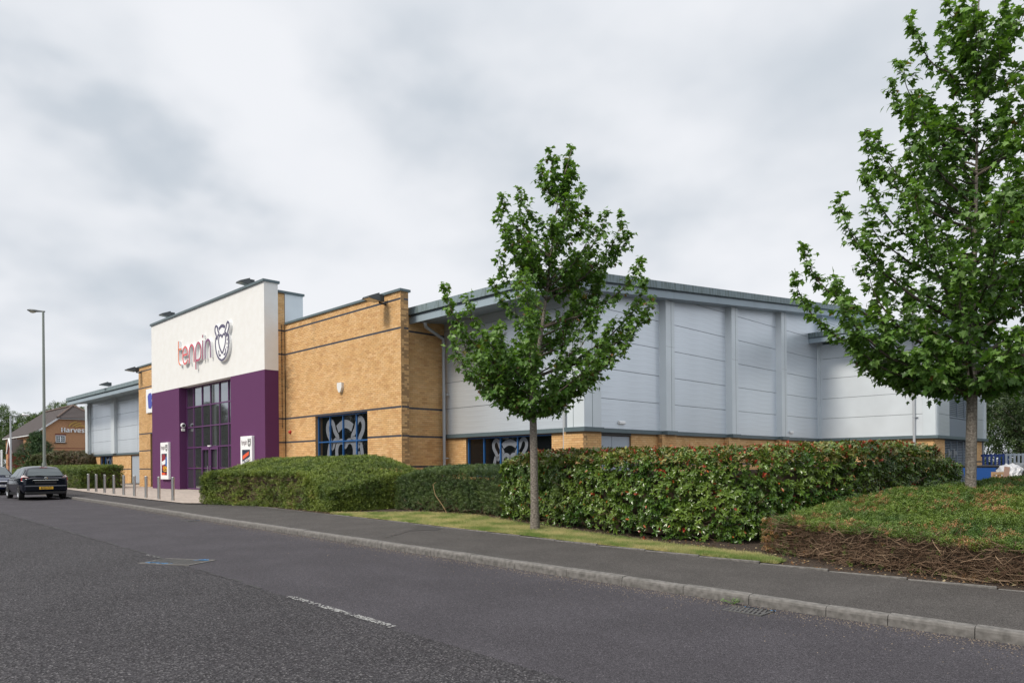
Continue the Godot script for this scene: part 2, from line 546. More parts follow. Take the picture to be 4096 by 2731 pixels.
func build_ground() -> void:
	var xs := [-1500.0, -600.0, -250.0, -150.0]
	for i in 45: xs.append(-140.0 + i * 4.0)
	xs.append_array([60.0, 120.0, 300.0, 1500.0])
	var zs := [-1500.0, -500.0, -200.0, -120.0, -90.0, -70.0, -50.0, -35.0, -25.0, -18.0, -14.5, -11.5, -9.0, -4.0, 0.0, 6.0, 12.0, 20.0, 40.0, 90.0, 300.0, 1500.0]
	var g := MB.new()
	g.sheet(xs.size() - 1, zs.size() - 1, func(i, j):
		var x: float = xs[i]
		var z: float = zs[j]
		return Vector3(x, lerpf(-0.06, ky(x) - 0.3, smoothstep(-16.0, -12.0, z)), z))
	struct("ground", g, M.yard)
	var seam := func(x): return lerp_table(x, [-150.0, -60.0, -27.9, -20.3, -13.9, -11.8, -8.0, 24.0], [-6.5, -5.6, -4.8, -4.49, -4.22, -4.12, -4.0, -4.0])
	var road := struct("road", strip(-150, 24, 174, 8, func(_x): return 11.0, seam, func(x, _z): return road_y(x)), M.road)
	struct("road", strip(-150, 24, 174, 3, seam, func(x): return kz(x) - 0.02, func(x, _z): return road_y(x)), M.road_far)
	# the tarred joint down the middle, crumbled at its edges
	var j := MB.new()
	var r := RandomNumberGenerator.new()
	r.seed = 4
	var xx := -60.0
	while xx < -8.5:
		var z := lerp_table(xx, [-60.0, -27.9, -20.3, -13.9, -11.8, -8.0], [-5.6, -4.8, -4.49, -4.22, -4.12, -4.0])
		var w := r.randf_range(0.015, 0.055) * (1.0 if xx < -11.0 else 0.6)
		var q := z + r.randf_range(-0.03, 0.03)
		var x2 := xx + r.randf_range(0.12, 0.4)
		if r.randf() < 0.82:
			var ya := road_y(xx) + 0.004
			var yb := road_y(x2) + 0.004
			j.quad(Vector3(xx, ya, q + w * r.randf_range(0.3, 1.2)), Vector3(x2, yb, q + w * r.randf_range(0.3, 1.2)), Vector3(x2, yb, q - w * r.randf_range(0.3, 1.0)), Vector3(xx, ya, q - w * r.randf_range(0.3, 1.0)))
		xx = x2
	part(road, "tar_joint", j, M.tar)
	# worn centre dashes: what is left of the paint
	for d in [[-7.62, -5.62, -4.02, 620], [-12.6, -12.05, -4.14, 40]]:
		var p := MB.new()
		for i in d[3]:
			var t := pow(r.randf(), 0.8)
			var px := lerpf(d[0], d[1], t)
			var pz: float = d[2] + r.randf_range(-0.042, 0.042)
			if r.randf() > 0.3 + 0.5 * absf(sin(t * 9.0 + 0.6)):
				continue
			var s := r.randf_range(0.006, 0.022)
			var a := r.randf() * TAU
			var y := road_y(px) + 0.005
			var ps := []
			for k in 4:
				var aa := a - k * TAU / 4.0
				ps.append(Vector3(px + cos(aa) * s * r.randf_range(0.6, 1.4), y, pz + sin(aa) * s * r.randf_range(0.4, 1.0)))
			p.quad(ps[0], ps[1], ps[2], ps[3])
		part(road, "centre_dash", p, M.paint_white)
	# grit washed against the kerb
	var chip := MB.new()
	chip.hexa([Vector3(-0.5, 0, 0.4), Vector3(0.4, 0, 0.5), Vector3(0.5, 0, -0.4), Vector3(-0.4, 0, -0.5), Vector3(-0.3, 0.45, 0.25), Vector3(0.25, 0.4, 0.3), Vector3(0.3, 0.5, -0.2), Vector3(-0.25, 0.4, -0.3)])
	var gt := []
	var gc := []
	for i in 9000:
		var px := -36.0 + 38.0 * pow(r.randf(), 0.55)
		var pz := kz(px) + 0.015 + absf(r.randfn(0.0, 0.16)) * (1.0 if r.randf() < 0.85 else 4.0)
		gt.append(Transform3D(Basis(Vector3.UP, r.randf() * TAU).scaled(Vector3.ONE * r.randf_range(0.004, 0.013)), Vector3(px, road_y(px), pz)))
		gc.append(Color(0.12, 0.1, 0.085).lerp(Color(0.26, 0.21, 0.16), r.randf()) * r.randf_range(0.5, 1.1))
	many(road, "grit", chip.mesh(), M.grit, gt, gc)
	# kerb stones
	var k := Node3D.new()
	k.name = "kerb"
	add_child(k)
	k.set_meta("kind", "structure")
	var x := -62.0
	var cuts := [-8.23, -7.28, -6.33, -5.45, -4.6, -3.8, -2.98, -2.4, -1.68, -0.77, 0.14]
	while x < 12.0:
		var x2 := x + 0.915
		if x > -9.3 and x < 0.0:
			for c in cuts:
				if c > x + 0.05:
					x2 = c
					break
		elif x2 > -9.3 and x < -9.3:
			x2 = -9.17
		var a := Vector3(x, 0, kz(x))
		var bb := Vector3(x2, 0, kz(x2))
		var ya := ky(x) + r.randf_range(-0.004, 0.004)
		var yb := ky(x2) + r.randf_range(-0.004, 0.004)
		var m := MB.new()
		var gap := 0.0035
		var dir := (bb - a).normalized()
		var inw := Vector3(dir.z, 0, -dir.x)
		a += dir * gap
		bb -= dir * gap
		# battered face: 125 mm wide, top edge rounded by two chamfers
		var prof := [Vector2(-0.012, -0.25), Vector2(-0.004, -0.035), Vector2(0.004, -0.012), Vector2(0.02, 0.0), Vector2(0.122, 0.003), Vector2(0.125, -0.25)]
		for i in prof.size() - 1:
			var p: Vector2 = prof[i]
			var q: Vector2 = prof[i + 1]
			m.quad(a + inw * p.x + Vector3.UP * (ya + p.y), bb + inw * p.x + Vector3.UP * (yb + p.y), bb + inw * q.x + Vector3.UP * (yb + q.y), a + inw * q.x + Vector3.UP * (ya + q.y))
		for e in [[a, ya, 1], [bb, yb, -1]]:
			for i in range(1, prof.size() - 1):
				var o: Vector3 = e[0]
				var p0: Vector3 = o + inw * prof[0].x + Vector3.UP * (e[1] + prof[0].y)
				var p1: Vector3 = o + inw * prof[i].x + Vector3.UP * (e[1] + prof[i].y)
				var p2: Vector3 = o + inw * prof[i + 1].x + Vector3.UP * (e[1] + prof[i + 1].y)
				if e[2] > 0: m.tri(p0, p1, p2)
				else: m.tri(p0, p2, p1)
		part(k, "kerb_stone", m, M.kerb)
		x = x2
	# footpath in two surfacings
	var py := func(xq, z): return ky(xq) + 0.0 + clampf((kz(xq) - z) * 0.02, 0.0, 0.05)
	struct("footpath", strip(-25.6, 14, 80, 4, func(xq): return kz(xq) - 0.124, func(xq): return bz(xq), py), M.path)
	struct("footpath", strip(-60, -25.61, 60, 4, func(xq): return kz(xq) - 0.124, func(xq): return bz(xq), py), M.path_dark)
	var st := MB.new()
	var wet := PackedVector2Array([Vector2(-11.04, 7.73), Vector2(-11.35, 8.15), Vector2(-11.62, 8.6), Vector2(-11.85, 9.0), Vector2(-12.15, 9.3), Vector2(-12.35, 9.5), Vector2(-12.0, 9.56), Vector2(-11.7, 9.5), Vector2(-11.35, 9.32), Vector2(-11.25, 9.05), Vector2(-11.5, 8.98), Vector2(-11.55, 8.75), Vector2(-11.4, 8.4), Vector2(-11.2, 8.05)])
	var rough := PackedVector2Array()
	for i in wet.size():
		for s in 3:
			rough.append(wet[i].lerp(wet[(i + 1) % wet.size()], s / 3.0) + Vector2(r.randf_range(-0.02, 0.02), r.randf_range(-0.02, 0.02)))
	var tr := Geometry2D.triangulate_polygon(rough)
	for i in range(0, tr.size(), 3):
		var q := []
		for s in 3:
			var c: Vector2 = rough[tr[i + s]]
			q.append(Vector3(c.x, py.call(c.x, -c.y) + 0.004, -c.y))
		if (q[1] - q[0]).cross(q[2] - q[0]).y > 0: st.tri(q[0], q[1], q[2])
		else: st.tri(q[0], q[2], q[1])
	part(get_node("footpath"), "damp_patch", st, M.wet)
	# concrete edging along the back of the path
	var ed := Node3D.new()
	ed.name = "path_edging"
	add_child(ed)
	ed.set_meta("kind", "structure")
	x = -24.8
	while x < 8.0:
		var x2 := x + 0.915
		var m := MB.new()
		var t := Transform3D(Basis(Vector3.UP, -atan2(bz(x2) - bz(x), x2 - x)), Vector3((x + x2) * 0.5, ky(x) - 0.018 + r.randf_range(-0.006, 0.006), (bz(x) + bz(x2)) * 0.5 - 0.022))
		m.cbox(t, Vector3(0.905, 0.14, 0.05), 0.006)
		part(ed, "edging_stone", m, M.kerb)
		x = x2
	# planting bed and forecourt
	struct("planting_bed", strip(-24.95, 14, 80, 12, func(xq): return bz(xq) - 0.03, func(_x): return -15.0, gy), M.soil)
	struct("forecourt", strip(-90, -24.96, 60, 10, func(xq): return bz(xq) - 0.004, func(_x): return -18.9, func(xq, z): return gy(xq, z) + 0.004), M.paving)
	# grass strip
	var back := func(xq): return lerp_table(xq, [-16.9, -15.0, -13.0, -10.3, -8.5, -6.5, -5.0, -4.4], [-10.2, -11.75, -11.75, -10.85, -10.45, -10.1, -10.1, -9.75])
	var lawn := struct("lawn", strip(-16.8, -4.45, 60, 6, func(xq): return bz(xq) - 0.05, back, func(xq, z): return gy(xq, z) + 0.012), M.turf)
	var bl := MB.new()
	for i in 5:
		var a := i * 1.26
		var o := Vector3(cos(a) * 0.012, 0, sin(a) * 0.012)
		var s := Vector3(-sin(a), 0, cos(a)) * 0.0022
		var tip := o * 2.6 + Vector3(0, 0.042 + 0.008 * (i % 3), 0)
		bl.tri(o - s, o + s, tip)
	var blade := bl.mesh()
	var dry := FastNoiseLite.new()
	dry.frequency = 0.9
	dry.seed = 8
	var ts := []
	var cs := []
	for i in 26000:
		var px := r.randf_range(-16.8, -4.45)
		var pz: float = lerpf(bz(px) - 0.05, back.call(px) + r.randf_range(-0.12, 0.1), r.randf())
		var s := r.randf_range(0.6, 1.25)
		ts.append(Transform3D(Basis(Vector3.UP, r.randf() * TAU).scaled(Vector3(s, s * r.randf_range(0.7, 1.1), s)), Vector3(px, gy(px, pz) + 0.012, pz)))
		var d := clampf(dry.get_noise_2d(px, pz * 1.5) * 1.1 + 0.5 + r.randf_range(-0.3, 0.3), 0.0, 1.0)
		var c := Color(0.15, 0.24, 0.045).lerp(Color(0.56, 0.48, 0.24), d)
		cs.append(c * r.randf_range(0.75, 1.2))
	many(lawn, "grass", blade, M.grass, ts, cs)
	# dead leaves and bark on the soil
	var lf := MB.new()
	lf.quad(Vector3(-0.014, 0, 0.02), Vector3(0.014, 0.006, 0.02), Vector3(0.012, 0.0, -0.02), Vector3(-0.012, 0.008, -0.02))
	ts = []
	cs = []
	for i in 3600:
		var px := r.randf_range(-24.5, 2.0)
		var pz := bz(px) - 0.06 - absf(r.randfn(0.0, 0.7))
		if px < -4.6 and px > -16.5: pz = back.call(px) + 0.06 - absf(r.randfn(0.0, 0.35))
		ts.append(Transform3D(Basis.from_euler(Vector3(r.randf_range(-0.5, 0.5), r.randf() * TAU, r.randf_range(-0.5, 0.5))) * Basis.from_scale(Vector3.ONE * r.randf_range(0.3, 0.9)), Vector3(px, gy(px, pz) + 0.016, pz)))
		cs.append([Color(0.2, 0.09, 0.03), Color(0.3, 0.19, 0.09), Color(0.1, 0.055, 0.03), Color(0.36, 0.28, 0.17)][r.randi() % 4])
	many(get_node("planting_bed"), "fallen_leaves", lf.mesh(), M.grass, ts, cs)

# ---------------------------------------------------------------- the bowling hall
var hall: Node3D
var near_bricks := []     # [distance, wall, transform, colour]
var brick_mesh: ArrayMesh
var brick_tones := []

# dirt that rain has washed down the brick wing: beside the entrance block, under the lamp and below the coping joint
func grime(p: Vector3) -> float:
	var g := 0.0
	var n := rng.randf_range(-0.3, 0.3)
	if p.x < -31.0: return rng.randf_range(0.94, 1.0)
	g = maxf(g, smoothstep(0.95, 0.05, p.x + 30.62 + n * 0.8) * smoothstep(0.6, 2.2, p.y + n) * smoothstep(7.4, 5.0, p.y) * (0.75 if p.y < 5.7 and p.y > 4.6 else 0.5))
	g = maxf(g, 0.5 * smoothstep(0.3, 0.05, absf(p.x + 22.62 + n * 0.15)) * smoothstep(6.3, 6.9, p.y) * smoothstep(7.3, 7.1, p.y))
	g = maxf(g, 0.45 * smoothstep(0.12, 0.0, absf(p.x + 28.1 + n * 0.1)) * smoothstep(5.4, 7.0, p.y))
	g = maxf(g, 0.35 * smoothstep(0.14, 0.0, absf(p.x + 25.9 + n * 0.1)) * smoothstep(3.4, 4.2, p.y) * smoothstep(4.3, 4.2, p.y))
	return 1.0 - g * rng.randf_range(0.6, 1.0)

# One face of brickwork. facing 0: towards +z at z = plane, u runs along +x; facing 1: towards +x at x = plane, u runs along -z.
func brickwork(facing: int, plane: float, u0: float, u1: float, y0: float, y1: float, holes: Array, bands: Array, solid := 0.3) -> void:
	var w := MB.new()
	var cuts := [y0, y1]
	# the mortar body, built round the openings
	var us := [u0, u1]
	for q in holes:
		for e in [q[0], q[1]]:
			if e > u0 and e < u1: us.append(e)
		for e in [q[2], q[3]]:
			if e > y0 and e < y1: cuts.append(e)
	us.sort()
	cuts.sort()
	for i in us.size() - 1:
		for j in cuts.size() - 1:
			var mu: float = (us[i] + us[i + 1]) * 0.5
			var my: float = (cuts[j] + cuts[j + 1]) * 0.5
			var open = us[i + 1] - us[i] < 0.001 or cuts[j + 1] - cuts[j] < 0.001
			for q in holes:
				if mu > q[0] and mu < q[1] and my > q[2] and my < q[3]: open = true
			if open: continue
			if facing == 0: w.box(Vector3(us[i], cuts[j], plane - solid), Vector3(us[i + 1], cuts[j + 1], plane - 0.006))
			else: w.box(Vector3(plane - solid, cuts[j], -us[i + 1]), Vector3(plane - 0.006, cuts[j + 1], -us[i]))
	var wall := part(hall, "brick_wall", w, M.mortar)
	var ts := []
	var cs := []
	var dark := []
	var k := int(floor(y0 / CRS))
	while (k + 1) * CRS <= y1 + 0.005:
		var y := (k + 0.5) * CRS
		var u := u0 - (0.117 if k % 2 else 0.0)
		while u < u1:
			var a := maxf(u + 0.005, u0 + 0.001)
			var b := minf(u + 0.229, u1 - 0.001)
			u += 0.234
			var spans := [[a, b]]
			for q in holes:
				if y > q[2] and y < q[3]:
					var next := []
					for s in spans:
						if s[1] <= q[0] or s[0] >= q[1]: next.append(s)
						else:
							if s[0] < q[0]: next.append([s[0], q[0]])
							if s[1] > q[1]: next.append([q[1], s[1]])
					spans = next
			for s in spans:
				if s[1] - s[0] < 0.03: continue
				var mu: float = (s[0] + s[1]) * 0.5
				var pr := rng.randf_range(-0.0012, 0.0012)
				var t: Transform3D
				if facing == 0: t = Transform3D(Basis.from_scale(Vector3(s[1] - s[0], CRS - 0.0105, 0.024)), Vector3(mu, y, plane - 0.012 + pr))
				else: t = Transform3D(Basis(Vector3.UP, PI / 2) * Basis.from_scale(Vector3(s[1] - s[0], CRS - 0.0105, 0.024)), Vector3(plane - 0.012 + pr, y, -mu))
				if k in bands:
					dark.append(t)
					continue
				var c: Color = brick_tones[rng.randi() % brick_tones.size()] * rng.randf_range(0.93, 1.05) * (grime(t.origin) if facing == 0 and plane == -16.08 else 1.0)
				ts.append(t)
				cs.append(c)
				if y > 1.42 and y < 2.3 and t.origin.x > -23.0: near_bricks.append([t.origin.length(), wall, t, ts.size() - 1, ts, cs])
		k += 1
	wall.set_meta("brick_list", [ts, cs])
	many(wall, "dark_brick", brick_mesh, M.brick_blue, dark, [])

func lay_bricks() -> void:
	near_bricks.sort_custom(func(a, b): return a[0] < b[0])
	var mats := []
	for c in brick_tones:
		var m: StandardMaterial3D = M.brick.duplicate()
		m.vertex_color_use_as_albedo = false
		m.albedo_color = c.linear_to_srgb()
		mats.append(m)
	var gone := {}
	for i in mini(300, near_bricks.size()):
		var e: Array = near_bricks[i]
		var best := 0
		for q in brick_tones.size():
			var d0: Color = brick_tones[q]
			var c: Color = e[5][e[3]]
			if absf(d0.g - c.g) < absf(brick_tones[best].g - c.g): best = q
		part(e[1], "brick", brick_mesh, mats[best], e[2])
		if not gone.has(e[1]): gone[e[1]] = {}
		gone[e[1]][e[3]] = true
	for wall in hall.get_children():
		if not wall.has_meta("brick_list"): continue
		var l: Array = wall.get_meta("brick_list")
		wall.remove_meta("brick_list")
		var ts := []
		var cs := []
		for i in l[0].size():
			if gone.has(wall) and gone[wall].has(i): continue
			ts.append(l[0][i])
			cs.append(l[1][i])
		many(wall, "brickwork", brick_mesh, M.brick, ts, cs)

func soffit(z: float) -> float:   # underside of the main roof
	return 6.6 + 0.0975 * (-16.8 - z) if z > -42.0 else 6.6 + 0.0975 * (25.2 - (-42.0 - z))

# A run of cladding: rows of panels between u0 and u1 with recessed joints. top: Callable(u) -> height
func cladding(facing: int, plane: float, u0: float, u1: float, y0: float, top: Callable, mat: Material, step := 1.02) -> void:
	var y := y0
	var row := 0
	while y < maxf(top.call(u0), top.call(u1)) - 0.05:
		var g := 0.009
		var ya := y + g
		var t0 := minf(y + step - g, top.call(u0))
		var t1 := minf(y + step - g, top.call(u1))
		var poly := PackedVector2Array()
		var ua := u0
		var ub := u1
		if t0 < ya + 0.01:   # the sloping soffit cuts this row to a wedge
			ua = lerpf(u0, u1, clampf((ya + 0.02 - top.call(u0)) / (top.call(u1) - top.call(u0)), 0.0, 0.98))
			t0 = ya + 0.02
		if t1 < ya + 0.01:
			ub = lerpf(u0, u1, clampf((ya + 0.02 - top.call(u0)) / (top.call(u1) - top.call(u0)), 0.02, 1.0))
			t1 = ya + 0.02
		poly.append(Vector2(ua, ya))
		poly.append(Vector2(ub, ya))
		poly.append(Vector2(ub, t1))
		if absf(t0 - t1) > 0.01 and t1 >= y + step - g - 0.001:
			var uc := lerpf(u0, u1, (t1 - top.call(u0)) / (top.call(u1) - top.call(u0)))
			poly.append(Vector2(uc, t1))
		poly.append(Vector2(ua, t0))
		var b := MB.new()
		if facing == 0: b.prism(poly, Transform3D(Basis(), Vector3(0, 0, plane)), -0.06, 0.0)
		else: b.prism(poly, Transform3D(Basis(Vector3.UP, PI / 2), Vector3(plane, 0, 0)), -0.06, 0.0)
		part(hall, "cladding_panel", b, mat)
		y += step
		row += 1

func hbox(called: String, a: Vector3, b: Vector3, mat: Material) -> MeshInstance3D:
	var m := MB.new()
	m.box(a, b)
	return part(hall, called, m, mat)

func window(facing_z: float, x0: float, x1: float, y0: float, y1: float, muls: Array, trans: Array, fm: Material, depth := 0.09, bar := 0.055) -> Node3D:
	var w := holder(hall, "window")
	var f := MB.new()
	f.box(Vector3(x0, y1 - bar, facing_z - depth), Vector3(x1, y1, facing_z))
	f.box(Vector3(x0, y0, facing_z - depth), Vector3(x1, y0 + bar, facing_z))
	f.box(Vector3(x0, y0 + bar, facing_z - depth), Vector3(x0 + bar, y1 - bar, facing_z))
	f.box(Vector3(x1 - bar, y0 + bar, facing_z - depth), Vector3(x1, y1 - bar, facing_z))
	part(w, "frame", f, fm)
	for m in muls:
		var b := MB.new()
		b.box(Vector3(m - bar * 0.5, y0 + bar, facing_z - depth + 0.004), Vector3(m + bar * 0.5, y1 - bar, facing_z - 0.004))
		part(w, "mullion", b, fm)
	var xs := [x0 + bar]
	for m in muls: xs.append_array([m - bar * 0.5, m + bar * 0.5])
	xs.append(x1 - bar)
	for t in trans:
		for i in range(0, xs.size(), 2):
			var b := MB.new()
			b.box(Vector3(xs[i], t - bar * 0.5, facing_z - depth + 0.008), Vector3(xs[i + 1], t + bar * 0.5, facing_z - 0.008))
			part(w, "transom", b, fm)
	var ys := [y0 + bar]
	for t in trans: ys.append_array([t - bar * 0.5, t + bar * 0.5])
	ys.append(y1 - bar)
	for i in range(0, xs.size(), 2):
		for j in range(0, ys.size(), 2):
			var b := MB.new()
			var z := facing_z - depth * 0.5 + rng.randf_range(-0.002, 0.002)
			var k := rng.randf_range(-0.003, 0.003)
			b.quad(Vector3(xs[i], ys[j], z), Vector3(xs[i + 1], ys[j], z + k), Vector3(xs[i + 1], ys[j + 1], z), Vector3(xs[i], ys[j + 1], z - k))
			part(w, "pane", b, M.glass_coated if fm == M.frame_purple else M.glass)
	return w

# an unlit room behind a window
func room(x0: float, x1: float, y0: float, y1: float, z0: float, z1: float) -> void:
	var b := MB.new()
	b.box(Vector3(x0 - 0.1, y0 - 0.1, z0 - 0.1), Vector3(x1 + 0.1, y1 + 0.1, z0))
	b.box(Vector3(x0 - 0.1, y0 - 0.1, z0), Vector3(x0, y1 + 0.1, z1))
	b.box(Vector3(x1, y0 - 0.1, z0), Vector3(x1 + 0.1, y1 + 0.1, z1))
	b.box(Vector3(x0, y1, z0), Vector3(x1, y1 + 0.1, z1))
	part(hall, "room_wall", b, M.inside)
	hbox("room_floor", Vector3(x0, y0 - 0.1, z0), Vector3(x1, y0, z1), M.inside_floor)

func build_hall() -> void:
	hall = thing("bowling_hall", "long low bowling hall of buff brick and grey cladding with white and purple entrance", "building")
	var bm := MB.new()
	bm.box(Vector3(-0.5, -0.5, -0.5), Vector3(0.5, 0.5, 0.5))
	brick_mesh = bm.mesh()
	for c in [[0.66, 0.42, 0.185], [0.69, 0.45, 0.205], [0.63, 0.39, 0.165], [0.71, 0.48, 0.24], [0.67, 0.43, 0.185], [0.61, 0.365, 0.155], [0.73, 0.5, 0.26], [0.66, 0.44, 0.21], [0.54, 0.31, 0.135]]:
		brick_tones.append(Color(0.69, 0.435, 0.2).lerp(Color(c[0] * 1.06, c[1] * 1.03, c[2] * 1.05), 0.6))
	var bands := [14, 29, 43, 81, 95]
	# --- right brick wing: front parapet wall, return and inner side
	brickwork(0, -16.08, -30.62, -21.83, -0.3, 7.61, [[-28.02, -24.06, 0.6, 43 * CRS]], bands, 0.35)
	brickwork(1, -21.83, 16.105, 16.43, -0.3, 7.61, [], bands, 0.3)
	brickwork(1, -22.24, 16.43, 18.5, -0.3, 6.85, [], bands, 0.3)
	hbox("coping", Vector3(-30.58, 7.61, -16.5), Vector3(-21.77, 7.7, -16.02), M.trim)
	window(-16.2, -28.02, -24.06, 0.6, 43 * CRS, [-27.06, -26.05, -25.05], [2.19], M.frame_blue)
	room(-28.5, -23.5, 0.0, 3.6, -20.6, -16.3)
	# --- left brick wing
	brickwork(0, -16.08, -50.1, -44.66, -0.3, 7.61, [[-48.05, -46.0, 0.0, 43 * CRS]], bands, 0.35)
	hbox("coping", Vector3(-50.16, 7.61, -16.5), Vector3(-44.7, 7.7, -16.02), M.trim)
	hbox("doorway_lining", Vector3(-48.04, 0.0, -17.0), Vector3(-46.0, 43 * CRS, -16.4), M.inside)
	hbox("door", Vector3(-47.9, 0.0, -16.39), Vector3(-46.2, 2.1, -16.34), M.frame_blue)
	# --- entrance core behind the rendered block
	brickwork(1, -30.66, 15.74, 16.07, -0.3, 9.05, [], bands, 0.3)
	hbox("core_wall", Vector3(-44.6, 5.6, -17.0), Vector3(-30.68, 9.04, -15.76), M.mortar)
	hbox("core_cheek", Vector3(-30.96, 7.72, -17.0), Vector3(-30.655, 9.045, -16.1), M.flashing)
	hbox("coping", Vector3(-44.66, 9.05, -17.05), Vector3(-30.58, 9.15, -15.75), M.trim)
	# --- rendered block
	hbox("white_panel", Vector3(-44.72, 5.5, -15.73), Vector3(-30.6, 9.42, -15.07), M.render_white)
	var cx := -44.78
	while cx < -30.6:   # coping in lengths
		var c2 := minf(cx + 3.0, -30.54)
		hbox("coping", Vector3(cx + 0.004, 9.42, -15.8), Vector3(c2 - 0.004, 9.53, -15.0), M.trim)
		cx = c2
	hbox("purple_pier", Vector3(-44.72, -0.3, -15.73), Vector3(-40.58, 5.497, -15.07), M.render_purple)
	hbox("purple_pier", Vector3(-34.13, -0.3, -15.73), Vector3(-30.6, 5.497, -15.07), M.render_purple)
	var ent := window(-15.45, -40.58, -34.13, 0.0, 5.5, [-39.61, -38.5, -37.42, -36.33, -35.27], [1.13, 2.24, 3.33, 4.42], M.frame_purple, 0.1, 0.06)
	# entrance doors set in the grid
	var dr := holder(hall, "entrance_door")
	for s in [[-38.44, -37.45], [-37.39, -36.39]]:
		var f := MB.new()
		for q in [[s[0], s[0] + 0.09, 0.03, 2.2], [s[1] - 0.09, s[1], 0.03, 2.2], [s[0] + 0.09, s[1] - 0.09, 0.03, 0.16], [s[0] + 0.09, s[1] - 0.09, 2.08, 2.2]]:
			f.box(Vector3(q[0], q[2], -15.44), Vector3(q[1], q[3], -15.39))
		part(dr, "door_leaf", f, M.frame_purple)
		var hd := MB.new()
		var hx: float = s[1] - 0.14 if s[0] < -38 else s[0] + 0.14
		hd.tube([Vector3(hx, 0.85, -15.35), Vector3(hx, 1.25, -15.35)], [0.018, 0.018], 8)
		part(dr, "handle", hd, M.steel)
	var sn := MB.new()
	sn.box(Vector3(-37.55, 2.24, -15.42), Vector3(-37.25, 2.3, -15.34))
	part(dr, "door_sensor", sn, M.white)
	room(-44.0, -31.0, 0.0, 5.6, -23.0, -15.6)
	# --- recessed grey bay right of the wing
	for q in [[-22.24, XB, true], [-69.6, -50.0, false]]:
		hbox("backing_wall", Vector3(q[0], 2.2, ZA - 0.2), Vector3(q[1], soffit(ZA), ZA - 0.05), M.trim)
	hbox("backing_wall", Vector3(XB - 0.2, 2.2, -37.5), Vector3(XB - 0.05, 7.2, ZA - 0.1), M.trim)
	hbox("backing_wall", Vector3(XB - 0.2, 7.2, -42.0), Vector3(XB - 0.06, 8.2, -28.0), M.trim)
	var so := func(_u): return soffit(ZA) - 0.005
	cladding(0, ZA, -22.22, -15.7, 2.36, so, M.cladding)
	for q in [[-57.9, -50.2], [-62.55, -57.93], [-69.5, -63.45]]:
		cladding(0, ZA, q[0], q[1], 2.36, so, M.cladding)
	# columns along the long side
	var bays := [[19.18, 23.1], [23.68, 28.06], [28.6, 32.78], [33.33, 37.44]]
	for q in bays:
		cladding(1, XB, q[0], q[1], 2.36, func(u): return soffit(-u) - 0.005, M.cladding)
	cladding(1, XB, 38.0, 42.0, 2.36 + 5 * 1.02, func(u): return soffit(-u) - 0.005, M.cladding)
	for c in [[-23.1, -23.68], [-28.06, -28.6], [-32.78, -33.33], [-37.5, -38.0]]:
		column(Vector3(XB - 0.02, 2.36, c[0]), Vector3(XB + 0.24, soffit(c[0]), c[1]), c[0] > -37.0)
	# corner column
	var cc := MB.new()
	cc.box(Vector3(-15.68, 2.36, -19.18), Vector3(-14.95, soffit(-18.28), -18.28))
	var cco := part(hall, "corner_column", cc, M.flashing)
	for e in [[-15.42, -15.405, 0], [-18.7, -18.715, 1]]:
		var b := MB.new()
		if e[2] == 0: b.box(Vector3(e[0], 2.37, -18.3), Vector3(e[1], soffit(-18.28), -18.276))
		else: b.box(Vector3(-14.97, 2.37, e[0]), Vector3(-14.946, soffit(-18.6), e[1]))
		part(cco, "seam", b, M.trim)
	for c in [-62.9, -69.9]:
		var b := MB.new()
		b.box(Vector3(c - 0.55, 2.36, ZA - 0.1), Vector3(c + 0.3, soffit(ZA), ZA + 0.22))
		part(hall, "column", b, M.flashing)
	# sill trims
	hbox("sill_trim", Vector3(-22.23, 2.22, ZA - 0.1), Vector3(-15.74, 2.36, ZA + 0.07), M.trim)
	hbox("sill_trim", Vector3(-15.75, 2.22, -19.24), Vector3(-14.88, 2.362, -18.2), M.trim)
	hbox("sill_trim", Vector3(XB - 0.1, 2.22, -37.4), Vector3(XB + 0.07, 2.36, -19.24), M.trim)
	hbox("sill_trim", Vector3(-70.5, 2.22, ZA - 0.1), Vector3(-50.2, 2.36, ZA + 0.07), M.trim)
	for c in [[-23.05, -23.75], [-28.0, -28.67], [-32.72, -33.4]]:
		hbox("sill_trim", Vector3(XB - 0.05, 2.218, c[1]), Vector3(XB + 0.31, 2.363, c[0]), M.trim)
	# brick plinths
	var pb := [14, 28]
	brickwork(0, ZA - 0.03, -22.24, -15.84, -0.3, 2.22, [[-21.0, -16.58, 0.7, 2.2]], pb, 0.2)
	brickwork(0, ZA + 0.2, -15.84, -14.99, -0.3, 2.22, [], [14, 28], 0.2)
	brickwork(1, -14.99, 18.305, 19.22, -0.3, 2.22, [], [14, 28], 0.2)
	brickwork(1, XB - 0.03, 19.22, 37.45, -0.3, 2.22, [[19.53, 21.24, 0.0, 2.13]], [14], 0.2)
	for c in [[22.86, 23.82], [27.83, 28.75], [32.55, 33.47]]:
		brickwork(1, XB + 0.2, c[0], c[1], -0.3, 2.22, [], [14, 28], 0.2)
		brickwork(0, -c[0], XB - 0.03, XB + 0.176, -0.3, 2.22, [], [14, 28], 0.1)
	brickwork(0, ZA - 0.03, -70.2, -50.2, -0.3, 2.22, [[-67.2, -63.9, 0.7, 2.2], [-59.5, -57.4, 0.0, 2.15]], pb, 0.2)
	window(ZA - 0.12, -21.0, -16.58, 0.7, 2.2, [-20.1, -19.21, -18.32, -17.45], [], M.frame_blue)
	room(-21.6, -16.2, 0.0, 2.6, -22.5, -18.7)
	window(ZA - 0.12, -67.2, -63.9, 0.7, 2.2, [-66.1, -65.0], [], M.frame_blue)
	room(-67.8, -63.0, 0.0, 2.6, -22.5, -18.7)
